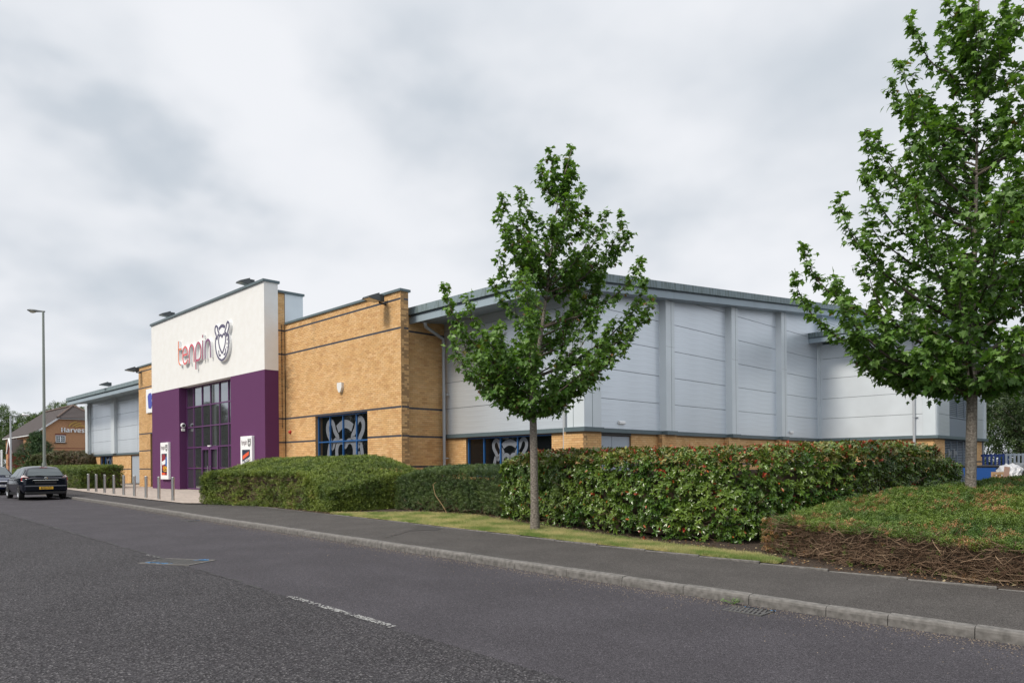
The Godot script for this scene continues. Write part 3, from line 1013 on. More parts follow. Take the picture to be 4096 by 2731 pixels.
	# side doors
	for s in [[-19.55, -20.18], [-20.2, -21.22]]:
		var d := hbox("fire_door", Vector3(XB - 0.14, 0.0, s[1]), Vector3(XB - 0.1, 2.11, s[0]), M.door_grey)
		var p := MB.new()
		p.box(Vector3(XB - 0.1, 1.28, (s[0] + s[1]) * 0.5 - 0.12), Vector3(XB - 0.094, 1.46, (s[0] + s[1]) * 0.5 + 0.12))
		part(d, "notice", p, M.cream)
	hbox("door_lintel", Vector3(XB - 0.16, 2.131, -21.24), Vector3(XB - 0.03, 2.22, -19.53), M.black)
	hbox("fire_door", Vector3(-59.45, 0.05, ZA - 0.15), Vector3(-57.45, 2.13, ZA - 0.1), M.door_grey)
	hbox("door_step", Vector3(-59.7, -0.2, ZA - 0.02), Vector3(-57.2, 0.04, ZA + 0.6), M.kerb)
	# --- service wing at the far end
	hbox("backing_wall", Vector3(-15.1, 2.2, -37.7), Vector3(-9.9, 7.2, -37.51), M.trim)
	hbox("backing_wall", Vector3(-10.05, 2.2, -46.8), Vector3(-9.87, 7.2, -37.7), M.trim)
	var t7 := func(_u): return 7.14
	cladding(0, -37.45, -15.05, -10.35, 2.36, t7, M.flashing_warm, 1.01)
	hbox("flashing", Vector3(-10.34, 2.36, -37.52), Vector3(-9.8, 7.14, -37.42), M.flashing)
	hbox("flashing", Vector3(-15.13, 2.36, -37.5), Vector3(-15.05, 7.14, -37.4), M.flashing)
	hbox("flashing", Vector3(-9.9, 2.36, -37.8), Vector3(-9.775, 7.14, -37.53), M.flashing)
	cladding(1, -9.81, 37.82, 39.74, 2.36, t7, M.cladding, 1.01)
	cladding(1, -9.81, 44.0, 46.45, 2.36, t7, M.cladding, 1.01)
	hbox("cladding_panel", Vector3(-9.88, 2.37, -43.98), Vector3(-9.815, 3.24, -39.76), M.louvre)
	hbox("cladding_panel", Vector3(-9.88, 6.0, -43.98), Vector3(-9.815, 7.2, -39.76), M.cladding)
	hbox("flashing", Vector3(-9.9, 2.36, -46.9), Vector3(-9.78, 7.3, -46.46), M.flashing)
	hbox("gable_wall", Vector3(-10.0, 7.14, -46.8), Vector3(-9.84, 7.3, -37.6), M.cladding)
	louvre("louvre_vent", -9.83, -39.78, -43.96, 3.27, 6.0, 3, 30)
	brickwork(0, -37.5, -15.2, -9.9, -0.3, 2.22, [], [14], 0.2)
	brickwork(1, -9.88, 37.53, 39.2, -0.3, 2.22, [], [14], 0.2)
	brickwork(1, -9.88, 45.0, 46.3, -0.3, 2.22, [], [14], 0.2)
	louvre("louvre_door", -9.93, -39.22, -44.98, 0.05, 2.18, 5, 26)
	hbox("sill_trim", Vector3(-15.1, 2.22, -37.55), Vector3(-9.7, 2.357, -37.36), M.trim)
	hbox("sill_trim", Vector3(-9.95, 2.22, -46.95), Vector3(-9.703, 2.354, -37.551), M.trim)
	# --- roofs
	var zy := Transform3D(Basis(Vector3(0, 0, -1), Vector3.UP, Vector3.RIGHT), Vector3.ZERO)   # local x -> -z, local z -> +x
	var rf := MB.new()
	rf.prism(PackedVector2Array([Vector2(16.85, 6.6), Vector2(42, soffit(-42)), Vector2(67.2, 6.6), Vector2(67.2, 7.05), Vector2(42, soffit(-42) + 0.45), Vector2(16.85, 7.05)]), zy, -69.85, -14.62)
	part(hall, "roof", rf, M.fascia)
	var q := -69.9
	while q < -14.6:   # eaves boards along the front, in lengths
		var q2 := minf(q + 3.1, -14.5)
		hbox("fascia_board", Vector3(q + 0.004, 6.54, -16.86), Vector3(q2 - 0.004, 6.78, -16.78), M.fascia)
		hbox("gutter", Vector3(q + 0.003, 6.86, -16.9), Vector3(q2 - 0.003, 7.13, -16.7), M.gutter)
		q = q2
	var z := 16.78
	while z < 66.0:   # verge boards along the side
		var z2 := minf(z + 3.12, 42.0) if z < 41.9 else z + 3.12
		for e in [[-0.03, 0.2, -14.62, -14.55, M.fascia, "fascia_board"], [0.27, 0.53, -14.7, -14.47, M.gutter, "verge_capping"]]:
			var b := MB.new()
			b.prism(PackedVector2Array([Vector2(z + 0.005, soffit(-z) + e[0]), Vector2(z2 - 0.005, soffit(-z2) + e[0]), Vector2(z2 - 0.005, soffit(-z2) + e[1]), Vector2(z + 0.005, soffit(-z) + e[1])]), zy, e[2], e[3])
			part(hall, e[5], b, e[4])
		z = z2
	var r2 := MB.new()
	r2.prism(PackedVector2Array([Vector2(36.42, 7.15), Vector2(42, 7.72), Vector2(48, 6.92), Vector2(48, 7.3), Vector2(42, 8.12), Vector2(36.42, 7.55)]), zy, -15.19, -9.28)
	part(hall, "roof", r2, M.fascia)
	hbox("fascia_board", Vector3(-15.22, 7.13, -36.44), Vector3(-9.2, 7.34, -36.36), M.fascia)
	hbox("gutter", Vector3(-15.25, 7.4, -36.5), Vector3(-9.17, 7.63, -36.3), M.gutter)
	for e in [[36.4, 7.15, 42.0, 7.72], [42.0, 7.72, 48.05, 6.92]]:
		var b := MB.new()
		b.prism(PackedVector2Array([Vector2(e[0], e[1]), Vector2(e[2], e[3]), Vector2(e[2], e[3] + 0.21), Vector2(e[0], e[1] + 0.21)]), zy, -9.28, -9.22)
		part(hall, "fascia_board", b, M.fascia)
		b = MB.new()
		b.prism(PackedVector2Array([Vector2(e[0], e[1] + 0.26), Vector2(e[2], e[3] + 0.26), Vector2(e[2], e[3] + 0.5), Vector2(e[0], e[1] + 0.5)]), zy, -9.3, -9.16)
		part(hall, "verge_capping", b, M.gutter)
	# rear and far walls close the building
	hbox("rear_wall", Vector3(-69.6, -0.3, -66.0), Vector3(-15.3, 6.6, -65.8), M.cladding)
	hbox("end_wall", Vector3(-69.6, -0.3, -65.8), Vector3(-69.4, 6.6, -18.6), M.cladding)
	hbox("rear_wall", Vector3(-15.0, -0.3, -46.9), Vector3(-9.9, 7.0, -46.75), M.cladding)
	# downpipes
	downpipe([Vector3(-21.5, 6.52, -16.95), Vector3(-21.52, 6.36, -17.0), Vector3(-22.0, 6.2, -18.0), Vector3(-22.06, 6.12, -18.28), Vector3(-22.06, 5.9, -18.3), Vector3(-22.06, 0.0, -18.3)], [1.4, 3.9])
	downpipe([Vector3(-15.86, 6.2, -18.36), Vector3(-15.86, 0.0, -18.36)], [3.0])
	downpipe([Vector3(-10.69, 7.1, -37.36), Vector3(-10.69, 0.0, -37.36)], [3.2, 5.0])
	downpipe([Vector3(-69.0, 6.5, -18.1), Vector3(-69.0, 0.0, -18.1)], [2.6, 4.3])
	# lightning cable clipped to the entrance core
	var cb := MB.new()
	cb.tube([Vector3(-30.63, 7.62, -15.9), Vector3(-30.645, 7.5, -15.92), Vector3(-30.645, 2.9, -15.92)], [0.012, 0.012, 0.012], 6)
	for i in 16:
		cb.box(Vector3(-30.655, 3.0 + i * 0.3, -15.945), Vector3(-30.628, 3.03 + i * 0.3, -15.895))
	part(hall, "cable", cb, M.black)
	lay_bricks()

func column(a: Vector3, b: Vector3, joint: bool) -> void:
	var m := MB.new()
	# a pressed metal cover with splayed cheeks
	var poly := PackedVector2Array([Vector2(-a.z - 0.1, 0), Vector2(-a.z, b.x - a.x), Vector2(-b.z, b.x - a.x), Vector2(-b.z + 0.02, 0)])
	var t := Transform3D(Basis(Vector3(0, 0, -1), Vector3.RIGHT, Vector3.UP), Vector3(a.x, 0, 0))
	m.prism(poly, t, a.y, b.y)
	var c := part(hall, "column", m, M.flashing)
	var s := MB.new()
	s.box(Vector3(b.x - 0.01, a.y, lerpf(a.z, b.z, 0.6) - 0.012), Vector3(b.x + 0.003, b.y, lerpf(a.z, b.z, 0.6)))
	part(c, "seam", s, M.trim)
	if joint:
		s = MB.new()
		s.box(Vector3(b.x - 0.01, 5.5, b.z + 0.004), Vector3(b.x + 0.002, 5.506, a.z - 0.004))
		part(c, "seam", s, M.trim)

func louvre(called: String, x: float, za: float, zb: float, y0: float, y1: float, bays: int, n: int) -> void:
	var l := holder(hall, called)
	var bk := MB.new()
	bk.box(Vector3(x - 0.1, y0, zb), Vector3(x - 0.08, y1, za))
	part(l, "backing", bk, M.black)
	var fr := MB.new()
	fr.box(Vector3(x - 0.08, y0, za - 0.04), Vector3(x + 0.02, y1, za))
	fr.box(Vector3(x - 0.08, y0, zb), Vector3(x + 0.02, y1, zb + 0.04))
	fr.box(Vector3(x - 0.08, y0, zb + 0.04), Vector3(x + 0.02, y0 + 0.04, za - 0.04))
	part(l, "frame", fr, M.louvre)
	for i in range(1, bays):
		var z := lerpf(za, zb, float(i) / bays)
		var m := MB.new()
		m.box(Vector3(x - 0.02, y0 + 0.04, z - 0.025), Vector3(x + 0.022, y1, z + 0.025))
		part(l, "mullion", m, M.louvre)
	var sl := MB.new()
	sl.obox(Transform3D(Basis(Vector3.BACK, -0.75), Vector3.ZERO), Vector3(0.07, 0.012, absf(zb - za) - 0.09))
	var mesh := sl.mesh()
	for i in n:
		part(l, "slat", mesh, M.louvre, Transform3D(Basis(), Vector3(x - 0.035, lerpf(y0 + 0.07, y1 - 0.02, float(i) / (n - 1)), (za + zb) * 0.5)))
	if called == "louvre_door":
		for i in 2:
			var h := MB.new()
			h.box(Vector3(x + 0.02, 1.35, za - 0.75 - i * 0.95), Vector3(x + 0.05, 1.75, za - 0.65 - i * 0.95))
			for k in 3: h.box(Vector3(x + 0.02, 1.46, za - 0.9 - i * 0.95 - k * 0.14), Vector3(x + 0.05, 1.64, za - 0.84 - i * 0.95 - k * 0.14))
			part(l, "hinge", h, M.galvanised)

func downpipe(pts: Array, clips: Array) -> void:
	var r := []
	for p in pts: r.append(0.062)
	var b := MB.new()
	b.tube(pts, r, 12)
	var o := part(hall, "downpipe", b, M.pipe)
	var e: Vector3 = pts[-1]
	for y in clips:
		var c := MB.new()
		c.lathe(Transform3D(Basis(), Vector3(e.x, y, e.z)), [Vector2(0.062, 0), Vector2(0.075, 0.005), Vector2(0.075, 0.055), Vector2(0.062, 0.06)], 12)
		c.box(Vector3(e.x + 0.05, y + 0.01, e.z - 0.12), Vector3(e.x + 0.16, y + 0.05, e.z - 0.02))
		part(o, "bracket", c, M.pipe)

# ---------------------------------------------------------------- fixtures on the hall
func floodlight(label: String, at: Vector3, aim: float, arm: bool) -> void:
	var t := thing("floodlight", label, "floodlight", at, aim, "floodlights on the bowling hall")
	var h := MB.new()   # wedge shaped casing, lens looks down and forward (+z)
	var lo := [Vector3(-0.24, 0.2, 0.42), Vector3(0.24, 0.2, 0.42), Vector3(0.2, 0.14, -0.12), Vector3(-0.2, 0.14, -0.12)]
	var hi := [Vector3(-0.2, 0.27, 0.4), Vector3(0.2, 0.27, 0.4), Vector3(0.15, 0.47, -0.1), Vector3(-0.15, 0.47, -0.1)]
	h.hexa(lo + hi)
	h.box(Vector3(-0.12, 0.17, -0.34), Vector3(0.12, 0.42, -0.1))
	part(t, "casing", h, M.dark_metal)
	var g := MB.new()
	g.quad(Vector3(-0.2, 0.193, 0.38), Vector3(-0.17, 0.14, -0.08), Vector3(0.17, 0.14, -0.08), Vector3(0.2, 0.193, 0.38))
	part(t, "lens", g, M.lamp_lens)
	var b := MB.new()
	if arm:
		b.tube([Vector3(0, 0.2, -0.2), Vector3(0, 0.12, -0.2), Vector3(0, 0.1, -0.52)], [0.035, 0.035, 0.035], 8)
	else:
		for s in [-1, 1]:
			b.tube([Vector3(0.13 * s, 0.22, -0.2), Vector3(0.14 * s, 0.08, -0.2), Vector3(0.06 * s, 0.0, -0.2)], [0.016, 0.016, 0.016], 6)
		b.box(Vector3(-0.09, 0.0, -0.26), Vector3(0.09, 0.02, -0.14))
	part(t, "bracket", b, M.black)

func bulkhead(label: String, at: Vector3) -> void:
	var t := thing("bulkhead_light", label, "light", at, PI / 2, "bulkhead lights on the grey side wall")
	var b := MB.new()
	b.cbox(Transform3D(Basis(), Vector3(0, 0, 0.02)), Vector3(0.36, 0.13, 0.04), 0.01)
	part(t, "base", b, M.white_dull)
	b = MB.new()
	b.cbox(Transform3D(Basis(), Vector3(0, 0, 0.065)), Vector3(0.34, 0.11, 0.05), 0.02)
	part(t, "diffuser", b, M.white)

func dome_camera(label: String, at: Vector3, turn: float, box_below: bool) -> void:
	var t := thing("dome_camera", label, "camera", at, turn, "security cameras on the hall")
	var b := MB.new()
	b.lathe(Transform3D(Basis(Vector3.RIGHT, PI / 2), Vector3.ZERO), [Vector2(0, 0), Vector2(0.12, 0), Vector2(0.13, 0.03), Vector2(0.12, 0.09), Vector2(0.085, 0.11)], 20)
	part(t, "housing", b, M.white)
	b = MB.new()
	b.lathe(Transform3D(Basis(Vector3.RIGHT, PI / 2), Vector3.ZERO), [Vector2(0.085, 0.11), Vector2(0.08, 0.15), Vector2(0.05, 0.185), Vector2(0, 0.2)], 20)
	part(t, "dome", b, M.black)
	if box_below:
		b = MB.new()
		b.cbox(Transform3D(Basis(), Vector3(0, -0.24, 0.05)), Vector3(0.17, 0.15, 0.1), 0.01)
		part(t, "junction_box", b, M.white_dull)

func build_fixtures() -> void:
	floodlight("floodlight on the coping at the white panel's far end", Vector3(-42.6, 9.52, -15.25), 0.0, false)
	floodlight("floodlight on the coping at the white panel's near top corner", Vector3(-32.7, 9.52, -15.25), 0.0, false)
	floodlight("floodlight standing on the gutter of the far grey bay", Vector3(-59.2, 7.12, -16.75), 0.0, false)
	floodlight("floodlight on an arm near the top of the near brick wing", Vector3(-22.75, 7.15, -15.58), 0.0, true)
	floodlight("floodlight on an arm high on the brick left of the white panel", Vector3(-49.6, 7.15, -15.58), 0.0, true)
	bulkhead("white bulkhead light above the grey double doors", Vector3(XB, 2.58, -20.6))
	bulkhead("white bulkhead light low on the last bay before the service wing", Vector3(XB, 2.6, -34.2))
	dome_camera("dome camera with junction box on the purple reveal beside the glazed entrance", Vector3(-40.58, 3.46, -15.25), PI / 2, true)
	var dc := thing("dome_camera", "pendant dome camera on an arm at the service wing's corner", "camera", Vector3(-9.78, 4.62, -37.7), PI / 2, "security cameras on the hall")
	var b := MB.new()
	b.box(Vector3(-0.5, -0.06, 0.0), Vector3(-0.2, 0.14, 0.12))
	part(dc, "junction_box", b, M.cream)
	b = MB.new()
	b.tube([Vector3(0.2, 0.08, 0), Vector3(0.2, 0.1, 0.3), Vector3(0.2, 0.02, 0.34)], [0.03, 0.03, 0.03], 8)
	part(dc, "arm", b, M.white)
	b = MB.new()
	b.lathe(Transform3D(Basis(), Vector3(0.2, -0.14, 0.34)), [Vector2(0.13, 0.0), Vector2(0.14, 0.06), Vector2(0.07, 0.15), Vector2(0.0, 0.16)], 16)
	part(dc, "housing", b, M.white)
	b = MB.new()
	b.lathe(Transform3D(Basis(), Vector3(0.2, -0.14, 0.34)), [Vector2(0.0, -0.09), Vector2(0.07, -0.07), Vector2(0.1, 0.0)], 16)
	part(dc, "dome", b, M.black)
	b = MB.new()
	var pts := []
	var rr := []
	for i in 13:
		var a := PI * i / 12.0
		pts.append(Vector3(-0.32 + 0.42 * (1.0 - cos(a)) * 0.5, -0.02 - 0.28 * sin(a), 0.03))
		rr.append(0.012)
	b.tube(pts, rr, 6)
	part(dc, "cable", b, M.black)
	# alarm siren
	var t := thing("alarm_siren", "cream alarm siren box on the brick wing above the blue window", "alarm", Vector3(-25.92, 4.24, -16.08))
	b = MB.new()
	b.prism(PackedVector2Array([Vector2(-0.17, 0.33), Vector2(0.17, 0.33), Vector2(0.17, 0.12), Vector2(0.06, -0.06), Vector2(-0.06, -0.06), Vector2(-0.17, 0.12)]), Transform3D(), 0.0, 0.11)
	part(t, "casing", b, M.white_dull)
	b = MB.new()
	b.box(Vector3(-0.04, -0.075, 0.02), Vector3(0.04, -0.06, 0.09))
	part(t, "strobe", b, M.cream)
	t = thing("fire_bell", "small red sounder low on the brick by the purple pier", "alarm", Vector3(-30.2, 2.72, -16.08))
	b = MB.new()
	b.lathe(Transform3D(Basis(Vector3.RIGHT, PI / 2), Vector3.ZERO), [Vector2(0, 0), Vector2(0.07, 0), Vector2(0.07, 0.05), Vector2(0.04, 0.09), Vector2(0, 0.095)], 14)
	part(t, "sounder", b, M.red)
	b = MB.new()
	b.lathe(Transform3D(Basis(Vector3.RIGHT, PI / 2), Vector3.ZERO), [Vector2(0.085, 0), Vector2(0.085, 0.02), Vector2(0.07, 0.02)], 14)
	part(t, "base", b, M.red)
	# galvanised cabinet between the last column and the service wing
	t = thing("utility_cabinet", "galvanised cabinet against the brick beside the last column", "cabinet", Vector3(-14.8, 0.0, -34.3))
	b = MB.new()
	b.cbox(Transform3D(Basis(), Vector3(0, 0.95, 0)), Vector3(0.6, 1.9, 1.5), 0.02)
	part(t, "casing", b, M.galvanised)
	b = MB.new()
	b.box(Vector3(0.301, 0.15, -0.01), Vector3(0.304, 1.8, 0.01))
	part(t, "door_gap", b, M.black)

# ---------------------------------------------------------------- signs
func ribbon(pts: Array, w: float, closed: bool, z0: float, z1: float) -> MB:
	var line := PackedVector2Array()
	for p in pts: line.append(Vector2(p[0], p[1]) if p is Array else p)
	var b := MB.new()
	var n := line.size()
	var L := []
	var R := []
	for i in n:
		var p0 := line[(i - 1 + n) % n] if closed or i > 0 else line[0] * 2.0 - line[1]
		var p1 := line[(i + 1) % n] if closed or i < n - 1 else line[n - 1] * 2.0 - line[n - 2]
		var d0 := (line[i] - p0).normalized()
		var d1 := (p1 - line[i]).normalized()
		var d := (d0 + d1).normalized()
		var m := Vector2(-d.y, d.x)
		var k := w * 0.5 / maxf(0.45, m.dot(Vector2(-d0.y, d0.x)))
		L.append(line[i] + m * k)
		R.append(line[i] - m * k)
	for i in (n if closed else n - 1):
		var j := (i + 1) % n
		var f := func(p, z): return Vector3(p.x, p.y, z)
		b.quad(f.call(R[i], z1), f.call(R[j], z1), f.call(L[j], z1), f.call(L[i], z1))
		b.quad(f.call(L[i], z0), f.call(L[j], z0), f.call(R[j], z0), f.call(R[i], z0))
		b.quad(f.call(R[i], z0), f.call(R[j], z0), f.call(R[j], z1), f.call(R[i], z1))
		b.quad(f.call(L[j], z0), f.call(L[i], z0), f.call(L[i], z1), f.call(L[j], z1))
	if not closed:
		for e in [[R[0], L[0], true], [R[n - 1], L[n - 1], false]]:
			var a: Vector2 = e[0]
			var c: Vector2 = e[1]
			if e[2]: b.quad(Vector3(c.x, c.y, z0), Vector3(a.x, a.y, z0), Vector3(a.x, a.y, z1), Vector3(c.x, c.y, z1))
			else: b.quad(Vector3(a.x, a.y, z0), Vector3(c.x, c.y, z0), Vector3(c.x, c.y, z1), Vector3(a.x, a.y, z1))
	return b

func smooth(pts: Array, closed := false, per := 4) -> Array:
	var out := []
	var n := pts.size()
	for i in (n if closed else n - 1):
		var g := func(k): return Vector2(pts[k][0], pts[k][1])
		var a: Vector2 = g.call((i - 1 + n) % n if closed else maxi(i - 1, 0))
		var b: Vector2 = g.call(i)
		var c: Vector2 = g.call((i + 1) % n)
		var d: Vector2 = g.call((i + 2) % n if closed else mini(i + 2, n - 1))
		for s in per: out.append(b.cubic_interpolate(c, a, d, float(s) / per))
	if not closed: out.append(Vector2(pts[n - 1][0], pts[n - 1][1]))
	return out

func logo_strokes() -> Array:   # [points, width, closed]
	return [
		[smooth([[-0.68, 0.3], [-0.75, 0.06], [-0.73, -0.18], [-0.63, -0.45], [-0.43, -0.7], [-0.17, -0.84], [0.02, -0.87], [0.22, -0.83], [0.48, -0.68], [0.67, -0.43], [0.75, -0.15], [0.74, 0.1], [0.68, 0.3]]), 0.1, false],
		[smooth([[-0.33, 0.66], [-0.16, 0.75], [0.02, 0.78], [0.18, 0.75], [0.34, 0.67]]), 0.15, false],
		[smooth([[-0.56, 0.22], [-0.66, 0.42], [-0.78, 0.6], [-0.78, 0.78], [-0.66, 0.87], [-0.53, 0.8], [-0.45, 0.62], [-0.32, 0.45], [-0.47, 0.36]], true), 0.1, true],
		[smooth([[0.56, 0.22], [0.66, 0.42], [0.79, 0.6], [0.8, 0.78], [0.68, 0.88], [0.55, 0.8], [0.47, 0.62], [0.34, 0.45], [0.48, 0.36]], true), 0.1, true],
		[smooth([[0.02, 0.24], [-0.08, 0.34], [-0.22, 0.35], [-0.34, 0.25], [-0.37, 0.05], [-0.28, -0.2], [-0.12, -0.41], [0.02, -0.53], [0.17, -0.41], [0.33, -0.2], [0.42, 0.05], [0.39, 0.25], [0.27, 0.35], [0.13, 0.34]], true), 0.1, true],
		[smooth([[-0.37, -0.36], [-0.35, -0.55], [-0.26, -0.63], [-0.15, -0.6]]), 0.09, false],
		[smooth([[0.41, -0.36], [0.39, -0.55], [0.3, -0.63], [0.19, -0.6]]), 0.09, false],
		[[[0.6, 0.1], [0.61, 0.0]], 0.07, false], [[[0.57, -0.09], [0.58, -0.19]], 0.07, false], [[[0.58, -0.28], [0.56, -0.36]], 0.06, false]]

func letter_strokes() -> Array:   # name, list of strokes, material; metres on the wall, origin at the t's foot
	return [
		["letter_t", [smooth([[0, 1.35], [0, 0.95], [0, 0.42], [0.06, 0.2], [0.2, 0.08], [0.28, 0.06]]), [[0.0, 0.9], [0.42, 0.9]]], "sign_t"],
		["letter_e", [[[0.62, 0.53], [1.21, 0.53]], smooth([[1.21, 0.53], [1.21, 0.68], [1.12, 0.86], [0.91, 0.94], [0.7, 0.86], [0.6, 0.64], [0.58, 0.48], [0.61, 0.28], [0.74, 0.1], [0.91, 0.05], [1.1, 0.12], [1.2, 0.27]])], "sign_e"],
		["letter_n", [smooth([[1.46, 0.02], [1.46, 0.35], [1.47, 0.62], [1.55, 0.84], [1.77, 0.94], [1.99, 0.84], [2.07, 0.62], [2.08, 0.35], [2.08, 0.02]])], "sign_n"],
		["letter_p", [smooth([[2.31, -0.38], [2.31, 0.1], [2.31, 0.6], [2.42, 0.85], [2.65, 0.95], [2.86, 0.85], [2.96, 0.62], [2.96, 0.38], [2.88, 0.17], [2.7, 0.07], [2.36, 0.07]])], "sign_p"],
		["letter_i", [[[3.19, 0.02], [3.19, 0.99]], [[3.21, 1.13], [3.21, 1.27]]], "sign_i"],
		["letter_n", [smooth([[3.5, 0.02], [3.5, 0.35], [3.51, 0.62], [3.6, 0.84], [3.84, 0.95], [4.06, 0.84], [4.12, 0.62], [4.13, 0.35], [4.13, 0.02]])], "sign_m"]]

func build_signs() -> void:
	# raised letters on the white panel
	var t := thing("wall_sign", "raised tenpin lettering and pin logo on the white entrance panel", "sign", Vector3(-40.22, 6.6, -15.07))
	for e in letter_strokes():
		var body := MB.new()
		var face := MB.new()
		for s in e[1]:
			var w := 0.1
			var q := ribbon(s, w, false, 0.0, 0.14)
			var k := body.v.size()
			body.v.append_array(q.v)
			body.n.append_array(q.n)
			for i in q.ix: body.ix.append(i + k)
			var p := ribbon(s, w + 0.004, false, 0.14, 0.147)
			k = face.v.size()
			face.v.append_array(p.v)
			face.n.append_array(p.n)
			for i in p.ix: face.ix.append(i + k)
		var o := part(t, e[0], body, M.white)
		part(o, "letter_face", face, M[e[2]])
	var lg := holder(t, "logo")
	lg.position = Vector3(5.5, 0.62, 0)
	var plate := MB.new()
	var disc := PackedVector2Array()
	for i in 40: disc.append(Vector2(cos(TAU * i / 40.0) * 0.8, -0.1 + sin(TAU * i / 40.0) * 0.83))
	plate.prism(disc, Transform3D(), 0.0, 0.14)
	part(lg, "logo_ball", plate, M.white)
	for s in [-1, 1]:
		var ear := MB.new()
		ear.prism(PackedVector2Array([Vector2(0.3 * s, 0.4), Vector2(0.45 * s, 0.72), Vector2(0.52 * s, 0.86), Vector2(0.68 * s, 0.95), Vector2(0.83 * s, 0.86), Vector2(0.88 * s, 0.7), Vector2(0.84 * s, 0.55), Vector2(0.6 * s, 0.15)]), Transform3D(), 0.0, 0.136)
		part(lg, "logo_pin", ear, M.white)
	for s in logo_strokes(): part(lg, "logo_stroke", ribbon(s[0], s[1], s[2], 0.13, 0.147), M.sign_logo)
	# frosted film logos on the window glass
	for q in [["white frosted pin logo on the brick wing's blue window", Vector3(-26.0, 1.58, -16.268), 1.69], ["white frosted pin logo on the low blue window right of the downpipe", Vector3(-18.78, 1.13, -18.662), 1.07], ["white frosted pin logo on the far blue window left of the bollards", Vector3(-65.4, 1.1, -18.662), 1.07]]:
		var f := thing("window_film", q[0], "decal", q[1])
		f.scale = Vector3(q[2], q[2], 1)
		for s in logo_strokes(): part(f, "film_stroke", ribbon(s[0], s[1] * 1.35, s[2], 0.0, 0.003), M.film)
	# poster cabinets
	for q in [["white poster cabinet on the far purple pier", -42.45, 0], ["white poster cabinet on the near purple pier half behind the hedge", -32.22, 1]]:
		var c := thing("poster_cabinet", q[0], "sign", Vector3(q[1], 0.52, -15.07), 0.0, "poster cabinets on the purple piers")
		var b := MB.new()
		b.cbox(Transform3D(Basis(), Vector3(0, 1.03, 0.07)), Vector3(1.16, 2.06, 0.14), 0.012)
		part(c, "casing", b, M.white)
		for e in letter_strokes():
			for s in e[1]:
				var mb := ribbon(s, 0.16, false, 0.0, 0.003)
				part(c, e[0], mb, M.sign_dark, Transform3D(Basis.from_scale(Vector3(0.135, 0.17, 1)), Vector3(-0.45, 1.66, 0.14)))
		for s in logo_strokes():
			part(c, "logo_stroke", ribbon(s[0], s[1] * 1.5, s[2], 0.0, 0.003), M.black, Transform3D(Basis.from_scale(Vector3(0.19, 0.2, 1)), Vector3(0.34, 1.75, 0.14)))
		var p := holder(c, "poster")
		p.position = Vector3(0, 0, 0.141)
		var bx := func(m, x0, y0, x1, y1, z, called):
			var r := MB.new()
			r.box(Vector3(x0, y0, 0), Vector3(x1, y1, z))
			part(p, called, r, m)
		bx.call(M.poster_dark, -0.4, 0.24, 0.4, 1.44, 0.004, "sheet")
		if q[2] == 0:
			bx.call(M.poster_blue, 0.14, 0.75, 0.4, 1.25, 0.006, "print")
			var sh := MB.new()
			sh.prism(PackedVector2Array([Vector2(-0.3, 0.5), Vector2(0.02, 0.5), Vector2(0.12, 0.95), Vector2(0.22, 1.25), Vector2(0.05, 1.42), Vector2(-0.25, 1.4), Vector2(-0.34, 1.1)]), Transform3D(), 0.004, 0.008)
			part(p, "print", sh, M.poster_red)
			sh = MB.new()
			sh.prism(PackedVector2Array([Vector2(-0.36, 0.98), Vector2(0.22, 1.12), Vector2(0.18, 0.86), Vector2(-0.26, 0.8)]), Transform3D(), 0.008, 0.011)
			part(p, "print", sh, M.white)
			text(p, "lettering", "50%", M.poster_yellow, Transform3D(Basis(), Vector3(0.14, 0.62, 0.01)), 0.22, 0.004, "Droid Sans", 700)
			bx.call(M.poster_yellow, -0.1, 0.44, 0.36, 0.48, 0.007, "print")
			bx.call(M.poster_orange, -0.4, 0.24, 0.1, 0.38, 0.007, "print")
			bx.call(M.poster_red, 0.1, 0.24, 0.4, 0.38, 0.007, "print")
		else:
			var sh := MB.new()
			sh.prism(PackedVector2Array([Vector2(-0.34, 0.98), Vector2(-0.34, 1.16), Vector2(0.3, 1.36), Vector2(0.3, 1.2)]), Transform3D(), 0.004, 0.008)
			part(p, "print", sh, M.poster_orange)
			var tilt := Basis(Vector3.BACK, 0.28)
			text(p, "lettering", "TEN POUND", M.white, Transform3D(tilt, Vector3(0.0, 0.93, 0.008)), 0.13, 0.004, "Droid Sans", 700)
			text(p, "lettering", "THURSDAYS", M.white, Transform3D(tilt, Vector3(0.03, 0.76, 0.008)), 0.13, 0.004, "Droid Sans", 700)
			bx.call(M.gold, 0.32, 0.4, 0.36, 1.1, 0.006, "print")
	# white box sign half hidden left of the rendered block
	t = thing("panel_sign", "white panel sign with blue lettering half hidden beside the white block", "sign", Vector3(-46.4, 4.6, -16.07))
	var b := MB.new()
	b.cbox(Transform3D(Basis(), Vector3(0, 0.75, 0.04)), Vector3(4.2, 1.5, 0.08), 0.01)
	part(t, "panel", b, M.white)
	var bb := MB.new()
	bb.prism(PackedVector2Array([Vector2(-1.62, 0.3), Vector2(-1.75, 1.05), Vector2(-1.55, 1.2), Vector2(-1.2, 1.22), Vector2(-1.0, 1.0), Vector2(-1.1, 0.75), Vector2(-1.0, 0.5), Vector2(-1.2, 0.25)]), Transform3D(), 0.08, 0.1)
	part(t, "lettering", bb, flat("sign_blue", 0.04, 0.06, 0.4, 0.4))

